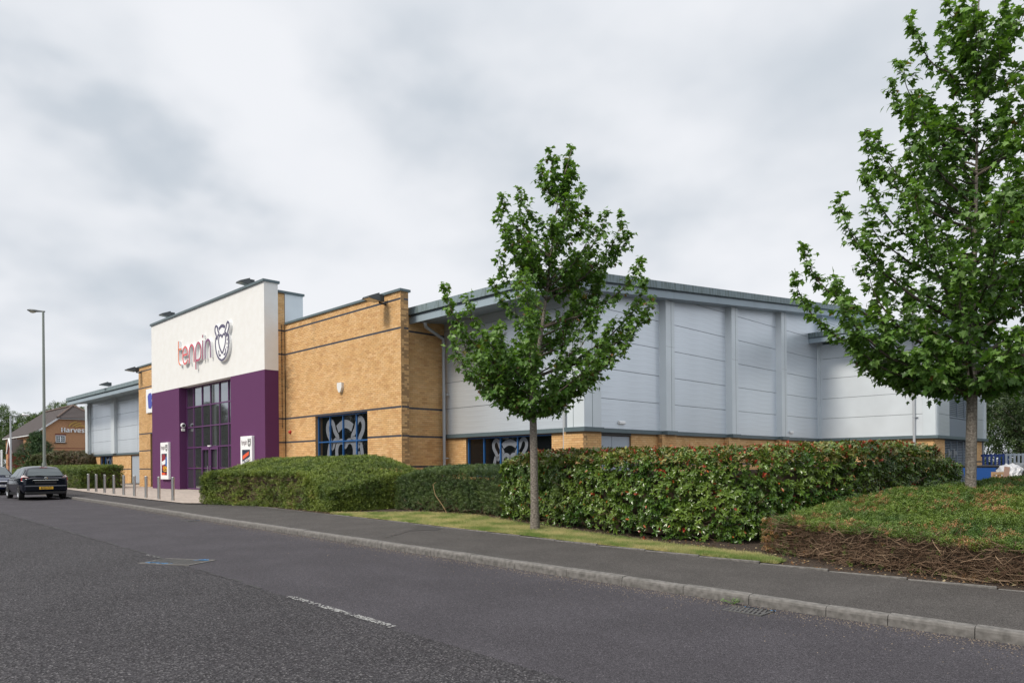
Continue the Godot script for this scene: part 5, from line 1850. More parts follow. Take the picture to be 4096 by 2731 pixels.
# ---------------------------------------------------------------- trees
# axis: trunk line and tips: branch ends, both [sideways, up] in metres from the foot, sideways along `right`
func young_maple(label: String, foot: Vector3, axis: Array, tips: Array, low: float, radius: float, extra: int, sd: int, turning: float, leaf_size: float, dense: float) -> void:
	var r := RandomNumberGenerator.new()
	r.seed = sd
	var right := Vector3(0.7071, 0, -0.7071)
	var back := Vector3(-0.7071, 0, -0.7071)
	var t := thing("maple_tree", label, "tree", foot, 0.0, "young maples along the planting bed")
	var hts := []
	var offs := []
	var tr := MB.new()
	var pts := []
	var rad := []
	var top: float = axis[-1][1]
	pts.append(Vector3(0, -0.25, 0))
	rad.append(radius * 1.5)
	for h in [0.05, 0.35, 1.0, 1.7]:
		pts.append(right * lerpf(0.0, axis[0][0], h / axis[0][1]) + Vector3(0, h, 0))
		rad.append(radius * (1.3 if h < 0.1 else (1.08 if h < 0.5 else 1.0 - 0.03 * h)))
	for a in axis:
		pts.append(right * a[0] + Vector3.UP * a[1])
		rad.append(maxf(0.008, radius * 0.9 * pow(1.0 - (a[1] - axis[0][1]) / (top + 0.3 - axis[0][1]), 1.7)))
	tr.tube(pts, rad, 14)
	part(t, "trunk", tr, M.bark)
	var on_axis := func(h: float) -> Vector3:
		for i in pts.size() - 1:
			if h <= pts[i + 1].y:
				return pts[i].lerp(pts[i + 1], (h - pts[i].y) / (pts[i + 1].y - pts[i].y))
		return pts[-1]
	var env := func(h: float, sgn: float) -> float:
		var best := 0.25
		for q in tips:
			var a: float = (q[0] - on_axis.call(q[1]).dot(right)) * sgn
			if a > 0: best = maxf(best, a * clampf(1.0 - absf(q[1] - 0.25 - h) / 1.3, 0.0, 1.0))
		return best
	var ends := []
	for q in tips: ends.append(right * q[0] * (0.9 if q[0] < 0.0 else 0.95) + Vector3.UP * q[1] + back * r.randfn(0.0, 0.35))
	var hmax := 0.0
	for q in tips: hmax = maxf(hmax, q[1])
	for i in extra:
		var h := lerpf(low + 0.5, hmax - 0.5, pow(r.randf(), 1.25))
		var w: float = (env.call(h, 1.0) + env.call(h, -1.0)) * 0.5
		var ang := r.randf() * TAU
		var k := sqrt(r.randf_range(0.04, 1.0))
		var a := cos(ang) * k
		ends.append(on_axis.call(h) + right * a * env.call(h, signf(a)) * 0.86 + back * sin(ang) * k * w * 0.9)
		ends[-1].y = h + r.randf_range(-0.1, 0.2)
	var leaf := maple_leaf()
	var ts := []
	var cs := []
	var put := func(p: Vector3, d: Vector3, shade: float):
		var dir := (d * 0.5 + Vector3(r.randfn(0, 0.45), -0.55 + r.randfn(0, 0.3), r.randfn(0, 0.45))).normalized()
		var nrm := (Vector3(r.randfn(0, 0.5), 1.0, r.randfn(0, 0.5)) + d * 0.4)
		nrm = (nrm - dir * nrm.dot(dir)).normalized()
		var k := leaf_size * r.randf_range(0.65, 1.2)
		ts.append(Transform3D(Basis(dir.cross(nrm) * k, dir * k, nrm * k), p))
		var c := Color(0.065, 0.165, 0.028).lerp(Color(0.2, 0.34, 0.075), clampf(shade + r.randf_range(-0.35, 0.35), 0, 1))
		if r.randf() < turning: c = [Color(0.26, 0.13, 0.045), Color(0.2, 0.17, 0.04), Color(0.13, 0.06, 0.045)][r.randi() % 3]
		cs.append(c * r.randf_range(0.8, 1.15))
	for e in ends:
		var tip: Vector3 = e
		var lat := Vector2(tip.x, tip.z).distance_to(Vector2(on_axis.call(tip.y).x, on_axis.call(tip.y).z))
		var ha := clampf(tip.y - 0.35 - lat * r.randf_range(0.55, 0.95), low, maxf(low, tip.y - 0.2))
		var a: Vector3 = on_axis.call(ha)
		var out := tip - a
		var flat_out := Vector3(out.x, 0, out.z)
		var c1 := a + flat_out * 0.5 + Vector3.UP * out.y * 0.22
		var c2 := tip - flat_out * 0.06 - Vector3.UP * minf(out.y * 0.5, 0.9)
		var n := 12
		var bp := []
		var br := []
		var r0 := clampf(out.length() * 0.012, 0.008, 0.045)
		for i in n + 1:
			var u := float(i) / n
			bp.append(a.bezier_interpolate(c1, c2, tip, u) + Vector3(r.randfn(0, 0.012), r.randfn(0, 0.012), r.randfn(0, 0.012)))
			br.append(lerpf(r0, 0.003, pow(u, 0.8)))
		var b := MB.new()
		b.tube(bp, br, 6)
		var branch := part(t, "branch", b, M.branch)
		var len := out.length()
		var tw := MB.new()
		var steps := int(len * dense)
		for i in steps:
			var u := lerpf(0.14, 1.0, float(i) / steps) + r.randf_range(-0.02, 0.02)
			u = clampf(u, 0.0, 1.0)
			var p := a.bezier_interpolate(c1, c2, tip, u)
			var tang := (a.bezier_interpolate(c1, c2, tip, minf(u + 0.05, 1.0)) - a.bezier_interpolate(c1, c2, tip, maxf(u - 0.05, 0.0))).normalized()
			var d := (tang * 0.7 + Vector3(r.randfn(0, 0.7), r.randfn(0.1, 0.45), r.randfn(0, 0.7))).normalized()
			var l := r.randf_range(0.08, 0.34) * lerpf(1.0, 0.35, pow(u, 3.0)) * clampf(len, 0.5, 1.2)
			if i % 2 == 0: tw.tube([p, p + d * l * 0.5 + Vector3(0, 0.01, 0), p + d * l], [0.004, 0.003, 0.002], 4, false)
			var m := r.randi_range(4, 8)
			for k in m:
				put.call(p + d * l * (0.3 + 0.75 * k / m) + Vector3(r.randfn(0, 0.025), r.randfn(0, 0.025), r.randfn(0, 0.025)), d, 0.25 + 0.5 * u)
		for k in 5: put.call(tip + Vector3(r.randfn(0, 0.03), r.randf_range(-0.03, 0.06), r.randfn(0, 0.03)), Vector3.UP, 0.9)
		if tw.v.size(): part(branch, "twigs", tw, M.branch).set_meta("kind", "stuff")
	# the crown's leaves
	var crown := holder(t, "crown")
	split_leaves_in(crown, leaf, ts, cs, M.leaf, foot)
	print(label, " leaves ", ts.size())

func split_leaves_in(t: Node3D, mesh: ArrayMesh, ts: Array, cs: Array, mat: StandardMaterial3D, foot: Vector3) -> void:
	var order := range(ts.size())
	var dist := []
	for i in ts.size(): dist.append((ts[i].origin + foot).distance_squared_to(Vector3(0, 1.1, 0)))
	order.sort_custom(func(a, b): return dist[a] < dist[b])
	var mats := {}
	var rt := []
	var rc := []
	for k in order.size():
		var i: int = order[k]
		if k < 300:
			var c: Color = cs[i]
			var key := Vector3i(int(c.r * 20), int(c.g * 20), int(c.b * 20))
			if not mats.has(key):
				var m: StandardMaterial3D = mat.duplicate()
				m.vertex_color_use_as_albedo = false
				m.albedo_color = c.linear_to_srgb()
				mats[key] = m
			part(t, "leaf", mesh, mats[key], ts[i])
		else:
			rt.append(ts[i])
			rc.append(cs[i])
	many(t, "foliage", mesh, mat, rt, rc)

func build_trees() -> void:
	young_maple("slim young maple in front of the red tipped hedge", Vector3(-9.67, -0.14, -10.29),
		[[-0.02, 2.28], [-0.03, 2.6], [0.0, 2.95], [0.17, 3.94], [0.32, 5.01], [0.44, 6.08], [0.6, 6.8], [0.78, 7.4]],
		[[0.81, 7.54], [0.2, 7.37], [0.36, 7.4], [-0.27, 6.71], [-0.63, 6.39], [-0.74, 6.16], [-0.53, 5.68], [-0.74, 5.41], [-0.84, 4.92], [-1.93, 4.82], [-1.41, 4.56], [-1.63, 4.17], [-1.7, 3.68], [-1.46, 3.5], [-0.82, 3.1], [-0.71, 2.85], [1.17, 6.29], [1.79, 6.03], [1.45, 6.07], [1.93, 5.75], [2.21, 5.25], [2.41, 4.99], [2.44, 4.53], [2.04, 4.07], [1.83, 3.89], [1.47, 3.58], [1.29, 3.26], [0.89, 2.94], [0.57, 2.75], [-0.18, 2.4], [0.26, 2.46], [-1.15, 3.35], [-0.5, 2.8], [0.45, 2.95], [1.1, 3.25], [-0.3, 3.2], [0.75, 3.5], [-0.9, 3.9], [1.3, 4.2]], 2.2, 0.076, 62, 5, 0.03, 0.098, 23.0)
	young_maple("taller maple rising out of the twiggy hedge", Vector3(-2.95, -0.2, -13.0),
		[[0.06, 2.3], [0.07, 3.66], [0.13, 4.77], [0.16, 5.89], [0.19, 7.0], [0.22, 8.55]],
		[[-0.84, 8.31], [-0.37, 8.4], [0.22, 8.7], [0.8, 8.34], [-1.07, 7.42], [-1.33, 7.31], [-1.43, 6.55], [-1.73, 6.48], [-1.85, 5.83], [-2.22, 5.41], [-2.5, 4.91], [-2.68, 4.39], [-2.55, 4.05], [-2.25, 3.79], [-2.07, 3.2], [-1.75, 3.05], [-1.22, 2.85], [-0.9, 2.72],
		[1.3, 8.0], [1.6, 7.3], [1.9, 6.6], [2.2, 5.9], [2.5, 5.2], [2.6, 4.5], [2.4, 3.9], [1.9, 3.3], [1.5, 3.0], [0.9, 2.8], [0.6, 3.0]], 2.35, 0.08, 96, 9, 0.006, 0.1, 21.0)

func round_tree(called: String, label: String, foot: Vector3, high: float, wide: float, sd: int, a: Color, b: Color, size := 0.55, count := 1300, group := "", trunk := true, point := false) -> void:
	var r := RandomNumberGenerator.new()
	r.seed = sd
	var t := thing(called, label, "tree" if trunk else "shrub", foot, 0.0, group)
	var m := MB.new()
	var th := high * (0.3 if trunk else 0.1)
	m.tube([Vector3(0, -0.3, 0), Vector3(0.1, th, 0), Vector3(-0.1, high * 0.6, 0.1), Vector3(0, high * 0.85, 0)], [wide * 0.05, wide * 0.04, wide * 0.02, 0.02], 8)
	for i in 6:
		var an := i * 1.1
		m.tube([Vector3(0, th + 0.2 * i, 0), Vector3(cos(an) * wide * 0.2, high * 0.5, sin(an) * wide * 0.2), Vector3(cos(an) * wide * 0.36, high * 0.68, sin(an) * wide * 0.36)], [wide * 0.02, wide * 0.012, 0.01], 6)
	part(t, "trunk", m, M.branch)
	var lobes := []
	var n := 16
	for i in n:
		var u := (i + 0.5) / n
		var an := i * 2.4
		var y := lerpf(th * 0.9, high * 0.93, u)
		var rr := wide * 0.5 * (sqrt(maxf(0.02, 1.0 - pow(absf(u - 0.4) / 0.62, 2.0))) if not point else (1.0 - u * 0.95)) 
		lobes.append([Vector3(cos(an) * rr * 0.6, y, sin(an) * rr * 0.6), maxf(0.25, rr * r.randf_range(0.42, 0.62))])
	var ts := []
	var cs := []
	for i in count:
		var l: Array = lobes[r.randi() % n]
		var d := Vector3(r.randfn(0, 1), r.randfn(0.15, 1), r.randfn(0, 1)).normalized()
		var p: Vector3 = l[0] + d * l[1] * pow(r.randf(), 0.25)
		p.y = maxf(p.y, 0.1)
		ts.append(Transform3D(frame_to(d + Vector3(r.randfn(0, 0.5), 0.2, r.randfn(0, 0.5)), r.randf() * TAU, size * r.randf_range(0.6, 1.2)), p))
		cs.append(a.lerp(b, clampf(r.randfn(0.5, 0.3), 0, 1)) * r.randf_range(0.75, 1.2))
	many(t, "crown", sprig(10, 1.0, sd, 0.42), M.leaf_small, ts, cs)

# ---------------------------------------------------------------- cars
# Car space: x forward, y up, z to the car's right. st: [x, half width at sill, at waist, y sill, y waist, y top, half width top]
func car_shell(st: Array) -> MB:
	var b := MB.new()
	var sec := func(s: Array) -> Array:
		var w: float = s[2]
		return [Vector2(0, s[3]), Vector2(s[1] * 0.9, s[3]), Vector2(s[1], s[3] + 0.06), Vector2(w, s[3] + 0.2), Vector2(w * 1.005, (s[3] + s[4]) * 0.5 + 0.05), Vector2(w * 0.985, s[4] - 0.03), Vector2(s[6], s[5] - 0.015), Vector2(s[6] * 0.8, s[5] + 0.006), Vector2(0, s[5] + 0.014)]
	for sgn in [1, -1]:
		b.sheet(8, st.size() - 1, func(i, j):
			var p: Vector2 = sec.call(st[j])[8 - i if sgn > 0 else i]
			return Vector3(st[j][0], p.y, p.x * sgn))
	for e in [0, st.size() - 1]:
		var p: Array = sec.call(st[e])
		for sgn in [1, -1]:
			for i in range(1, 8):
				var f := func(q): return Vector3(st[e][0], q.y, q.x * sgn)
				var c := Vector2(0, (st[e][3] + st[e][5]) * 0.5)
				if (sgn > 0) == (e > 0): b.tri(f.call(c), f.call(p[i + 1]), f.call(p[i]))
				else: b.tri(f.call(c), f.call(p[i]), f.call(p[i + 1]))
	return b

func wheel(parent: Node3D, x: float, z: float, rad: float, spokes: int) -> void:
	var w := holder(parent, "wheel")
	w.position = Vector3(x, rad, z)
	var out := signf(z)
	var t := Transform3D(Basis(Vector3.RIGHT, PI / 2 * out), Vector3.ZERO)
	var b := MB.new()
	b.lathe(t, [Vector2(rad * 0.66, -0.1), Vector2(rad * 0.95, -0.1), Vector2(rad, -0.07), Vector2(rad, 0.07), Vector2(rad * 0.95, 0.1), Vector2(rad * 0.66, 0.1)], 28)
	part(w, "tyre", b, M.tyre)
	b = MB.new()
	b.lathe(t, [Vector2(rad * 0.66, 0.1), Vector2(rad * 0.62, 0.1), Vector2(rad * 0.58, 0.03), Vector2(rad * 0.58, -0.08)], 28)
	for i in spokes:
		var a := TAU * i / spokes
		b.obox(t * Transform3D(Basis(Vector3.UP, a), Vector3(cos(a) * rad * 0.34, 0.065, -sin(a) * rad * 0.34)), Vector3(rad * 0.56, 0.03, 0.055))
	b.lathe(t, [Vector2(rad * 0.15, 0.0), Vector2(rad * 0.15, 0.085), Vector2(0, 0.09)], 14)
	part(w, "rim", b, M.alloy)
	b = MB.new()
	b.lathe(t, [Vector2(rad * 0.6, 0.0), Vector2(0, 0.0)], 20)
	part(w, "brake_disc", b, M.dark_metal)

func arch(rad: float, z: float, x: float) -> MB:
	var b := MB.new()
	b.sheet(14, 1, func(i, j):
		var a = PI * i / 14.0
		return Vector3(x - cos(a) * rad * (1.0 if j == 0 else 1.1), 0.3 + sin(a) * rad * (1.0 if j == 0 else 1.1), z))
	return b

func pane(car: Node3D, called: String, pts: Array, m: Material) -> MeshInstance3D:
	var b := MB.new()
	var c := Vector3.ZERO
	for p in pts: c += p / pts.size()
	for i in pts.size(): b.tri(c, pts[i], pts[(i + 1) % pts.size()])
	return part(car, called, b, m)

func build_cars() -> void:
	# black hatchback, seen from behind
	var cx := -38.55
	var car := thing("hatchback", "parked black hatchback with yellow rear plate seen from behind", "car", Vector3(cx, road_y(cx) + 0.006, -7.98), PI - 0.03, "cars parked at the kerb")
	# car x forward -> world -x
	var body := car_shell([
		[-2.1, 0.66, 0.72, 0.34, 0.9, 0.92, 0.6], [-2.04, 0.74, 0.8, 0.3, 0.94, 0.96, 0.68], [-1.9, 0.78, 0.85, 0.26, 0.96, 0.98, 0.76], [-1.5, 0.8, 0.872, 0.22, 0.97, 0.985, 0.8], [-0.8, 0.8, 0.875, 0.2, 0.965, 0.975, 0.82],
		[0.2, 0.8, 0.875, 0.2, 0.95, 0.96, 0.82], [1.0, 0.8, 0.87, 0.2, 0.92, 0.94, 0.8], [1.5, 0.78, 0.86, 0.2, 0.86, 0.88, 0.74], [1.9, 0.72, 0.8, 0.22, 0.74, 0.77, 0.64], [2.13, 0.55, 0.62, 0.26, 0.6, 0.62, 0.5]])
	part(car, "body", body, M.car_black)
	var cab := MB.new()   # roof and pillars as one shell
	var rows := [[-2.02, 0.965, 0.74], [-1.86, 1.16, 0.67], [-1.62, 1.36, 0.58], [-1.4, 1.425, 0.55], [-0.9, 1.46, 0.555], [-0.2, 1.465, 0.56], [0.35, 1.42, 0.56], [0.8, 1.2, 0.64], [1.25, 0.93, 0.72]]
	cab.sheet(10, rows.size() - 1, func(i, j):
		var u := lerpf(-1.0, 1.0, i / 10.0)
		var q: Array = rows[j]
		var base = 0.965 - 0.012 * j / 8.0
		var a := absf(u)
		if a > 0.6:
			var k := (a - 0.6) / 0.4
			return Vector3(q[0] * lerpf(1.0, 1.0, k), lerpf(q[1] - 0.03, minf(base, q[1] - 0.03), k), signf(u) * lerpf(q[2], 0.815, k))
		return Vector3(q[0], q[1] - 0.06 * pow(a / 0.6, 3.0), u / 0.6 * q[2]))
	part(car, "roof", cab, M.car_black)
	# glass
	pane(car, "rear_window", [Vector3(-1.985, 1.035, -0.66), Vector3(-1.985, 1.035, 0.66), Vector3(-1.83, 1.21, 0.62), Vector3(-1.67, 1.335, 0.52), Vector3(-1.66, 1.35, 0), Vector3(-1.67, 1.335, -0.52), Vector3(-1.83, 1.21, -0.62)], M.car_glass)
	for s in [-1, 1]:
		var f := func(x, y): 
			var k := clampf((y - 0.97) / 0.42, 0, 1)
			return Vector3(x, y, s * (lerpf(0.812, 0.585, k) + 0.006))
		for q in [[[-0.42, 1.0], [0.98, 0.99], [0.42, 1.34], [-0.4, 1.385]], [[-1.25, 1.01], [-0.48, 1.0], [-0.46, 1.385], [-1.12, 1.36]], [[-1.6, 1.06], [-1.32, 1.02], [-1.19, 1.35], [-1.33, 1.3]]]:
			var ps := []
			for p in q: ps.append(f.call(p[0], p[1]))
			pane(car, "side_window", ps, M.car_glass)
		# tail lamps: clear upper and red lower
		var lamp := holder(car, "tail_lamp")
		var z0 = 0.86 * s
		pane(lamp, "red_lens", [Vector3(-2.075, 0.84, 0.47 * s), Vector3(-2.06, 0.965, 0.62 * s), Vector3(-1.96, 0.99, 0.8 * s), Vector3(-1.85, 0.97, 0.862 * s), Vector3(-1.87, 0.82, 0.872 * s), Vector3(-2.02, 0.81, 0.79 * s)], M.lamp_red)
		pane(lamp, "clear_lens", [Vector3(-2.066, 0.965, 0.62 * s), Vector3(-2.0, 1.06, 0.73 * s), Vector3(-1.88, 1.07, 0.79 * s), Vector3(-1.8, 1.03, 0.84 * s), Vector3(-1.853, 0.965, 0.866 * s), Vector3(-1.965, 0.985, 0.806 * s)], M.lamp_clear)
		var rim := MB.new()
		rim.tube([Vector3(-2.078, 0.83, 0.46 * s), Vector3(-2.025, 0.802, 0.795 * s), Vector3(-1.87, 0.81, 0.876 * s)], [0.008, 0.008, 0.008], 6)
		part(lamp, "chrome_rim", rim, M.chrome)
		var mir := MB.new()
		mir.cbox(Transform3D(Basis(), Vector3(0.78, 1.02, 0.96 * s)), Vector3(0.1, 0.13, 0.2), 0.03)
		part(car, "wing_mirror", mir, M.car_black)
		pane(car, "mirror_glass", [Vector3(0.728, 0.975, 0.89 * s), Vector3(0.728, 0.975, 1.03 * s), Vector3(0.728, 1.065, 1.03 * s), Vector3(0.728, 1.065, 0.89 * s)], M.chrome)
		for x in [-1.27, 1.34]:
			wheel(car, x, 0.785 * s, 0.315, 5)
			part(car, "wheel_arch", arch(0.36, 0.878 * s, x), M.car_black)
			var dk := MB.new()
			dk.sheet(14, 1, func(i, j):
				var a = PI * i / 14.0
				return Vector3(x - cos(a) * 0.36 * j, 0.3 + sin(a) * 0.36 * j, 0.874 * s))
			part(car, "painted_arch_shade", dk, M.tyre)  # dark sheet on the closed body side, painted as the shade inside the arch
		var sill := MB.new()
		sill.box(Vector3(-0.95, 0.2, 0.8 * s - 0.05), Vector3(1.0, 0.3, 0.8 * s + 0.05))
		part(car, "sill", sill, M.black)
		var hd := MB.new()
		for x in [-0.55, 0.35]: hd.cbox(Transform3D(Basis(), Vector3(x, 0.86, 0.884 * s)), Vector3(0.2, 0.03, 0.03), 0.008)
		part(car, "door_handle", hd, M.car_black)
	var bp := MB.new()   # bumper
	bp.cbox(Transform3D(Basis(), Vector3(-2.1, 0.5, 0)), Vector3(0.14, 0.26, 1.6), 0.05)
	part(car, "bumper", bp, M.car_black)
	bp = MB.new()
	bp.cbox(Transform3D(Basis(), Vector3(-2.07, 0.31, 0)), Vector3(0.14, 0.16, 1.5), 0.04)
	part(car, "bumper_valance", bp, M.black)
	var ch := MB.new()
	ch.cbox(Transform3D(Basis(), Vector3(-2.108, 0.845, 0)), Vector3(0.02, 0.028, 0.94), 0.006)
	part(car, "chrome_strip", ch, M.chrome)
	var rec := MB.new()
	rec.box(Vector3(-2.11, 0.7, -0.4), Vector3(-2.09, 0.8, 0.4))
	part(car, "tailgate_recess", rec, M.black)
	var badge := MB.new()
	badge.lathe(Transform3D(Basis(Vector3.BACK, PI / 2), Vector3(-2.09, 0.925, 0)), [Vector2(0.062, 0), Vector2(0.062, 0.014), Vector2(0.05, 0.018), Vector2(0.046, 0.01), Vector2(0, 0.01)], 20)
	badge.tube([Vector3(-2.102, 0.955, 0.02), Vector3(-2.104, 0.93, -0.015), Vector3(-2.104, 0.915, 0.02), Vector3(-2.104, 0.895, -0.02)], [0.006, 0.008, 0.008, 0.006], 6)
	part(car, "badge", badge, M.chrome)
	var to_rear := Basis(Vector3.UP, -PI / 2)
	number_plate(car, "BF55 FYY", M.plate_yellow, Transform3D(to_rear, Vector3(-2.175, 0.51, 0.0)))
	var wp := MB.new()
	wp.tube([Vector3(-2.0, 1.02, 0.06), Vector3(-2.0, 1.045, -0.2), Vector3(-1.995, 1.05, -0.36)], [0.014, 0.011, 0.007], 6)
	part(car, "wiper", wp, M.black)
	var an := MB.new()
	an.tube([Vector3(-1.2, 1.44, 0), Vector3(-1.3, 1.64, 0)], [0.01, 0.004], 6)
	part(car, "aerial", an, M.black)
	var hl := MB.new()
	hl.cbox(Transform3D(Basis(), Vector3(-1.62, 1.39, 0)), Vector3(0.03, 0.022, 0.3), 0.006)
	part(car, "brake_light", hl, M.lamp_red)
	# seats seen through the glass line
	# navy estate behind, nose towards the viewer
	cx = -46.3
	car = thing("estate_car", "navy car with its nose to the viewer, cut off by the picture's left edge", "car", Vector3(cx, road_y(cx) + 0.006, -7.55), 0.02, "cars parked at the kerb")
	body = car_shell([[-2.2, 0.7, 0.76, 0.3, 0.9, 0.95, 0.7], [-1.9, 0.78, 0.85, 0.24, 0.95, 0.97, 0.78], [-0.8, 0.8, 0.87, 0.2, 0.95, 0.97, 0.82], [0.8, 0.8, 0.87, 0.2, 0.93, 0.95, 0.8], [1.4, 0.79, 0.86, 0.2, 0.86, 0.89, 0.76], [1.85, 0.76, 0.83, 0.22, 0.78, 0.81, 0.68], [2.1, 0.7, 0.76, 0.26, 0.68, 0.72, 0.6], [2.2, 0.6, 0.66, 0.32, 0.6, 0.62, 0.52]])
	part(car, "body", body, M.car_navy)
	cab = MB.new()
	var rows2 := [[-2.15, 0.97, 0.76], [-2.0, 1.3, 0.66], [-1.7, 1.45, 0.6], [-0.6, 1.49, 0.6], [0.1, 1.47, 0.6], [0.4, 1.42, 0.6], [0.8, 1.2, 0.66], [1.2, 0.95, 0.74]]
	cab.sheet(10, rows2.size() - 1, func(i, j):
		var u := lerpf(-1.0, 1.0, i / 10.0)
		var q: Array = rows2[j]
		var a := absf(u)
		if a > 0.6:
			var k := (a - 0.6) / 0.4
			return Vector3(q[0], lerpf(q[1] - 0.03, minf(0.955, q[1] - 0.03), k), signf(u) * lerpf(q[2], 0.81, k))
		return Vector3(q[0], q[1] - 0.06 * pow(a / 0.6, 3.0), u / 0.6 * q[2]))
	part(car, "roof", cab, M.car_navy)
	pane(car, "windscreen", [Vector3(1.14, 1.0, -0.68), Vector3(0.82, 1.2, -0.62), Vector3(0.47, 1.4, -0.56), Vector3(0.46, 1.42, 0), Vector3(0.47, 1.4, 0.56), Vector3(0.82, 1.2, 0.62), Vector3(1.14, 1.0, 0.68)], M.car_glass)
	for s in [-1, 1]:
		for x in [-1.35, 1.35]: wheel(car, x, 0.79 * s, 0.31, 6)
		pane(car, "side_window", [Vector3(0.85, 1.0, 0.818 * s), Vector3(0.3, 1.39, 0.62 * s), Vector3(-1.6, 1.4, 0.62 * s), Vector3(-1.8, 1.02, 0.818 * s)], M.car_glass)
		var hl2 := MB.new()
		hl2.cbox(Transform3D(Basis(Vector3.UP, -0.35 * s), Vector3(2.08, 0.66, 0.58 * s)), Vector3(0.1, 0.13, 0.3), 0.03)
		part(car, "headlamp", hl2, M.lamp_clear)
		var mir := MB.new()
		mir.cbox(Transform3D(Basis(), Vector3(0.78, 1.02, 0.95 * s)), Vector3(0.1, 0.13, 0.18), 0.03)
		part(car, "wing_mirror", mir, M.car_navy)
	bp = MB.new()
	bp.cbox(Transform3D(Basis(), Vector3(2.14, 0.42, 0)), Vector3(0.16, 0.26, 1.5), 0.05)
	part(car, "bumper", bp, M.car_navy)
	ch = MB.new()
	ch.cbox(Transform3D(Basis(), Vector3(2.19, 0.63, 0)), Vector3(0.04, 0.12, 0.72), 0.015)
	part(car, "grille_surround", ch, M.chrome)
	ch = MB.new()
	ch.cbox(Transform3D(Basis(), Vector3(2.205, 0.63, 0)), Vector3(0.03, 0.085, 0.66), 0.01)
	part(car, "grille", ch, M.black)
	number_plate(car, "YH04 EDO", M.white, Transform3D(Basis(Vector3.UP, PI / 2), Vector3(2.225, 0.46, 0)))

func number_plate(car: Node3D, words: String, m: Material, at: Transform3D) -> void:
	var h := holder(car, "number_plate")
	h.transform = at
	var b := MB.new()
	b.cbox(Transform3D(Basis(), Vector3(0, 0, 0)), Vector3(0.52, 0.112, 0.012), 0.003)
	part(h, "plate", b, m)
	text(h, "lettering", words, M.black, Transform3D(Basis.from_scale(Vector3(0.82, 1, 1)), Vector3(0, 0, 0.007)), 0.082, 0.003, "Droid Sans", 700)

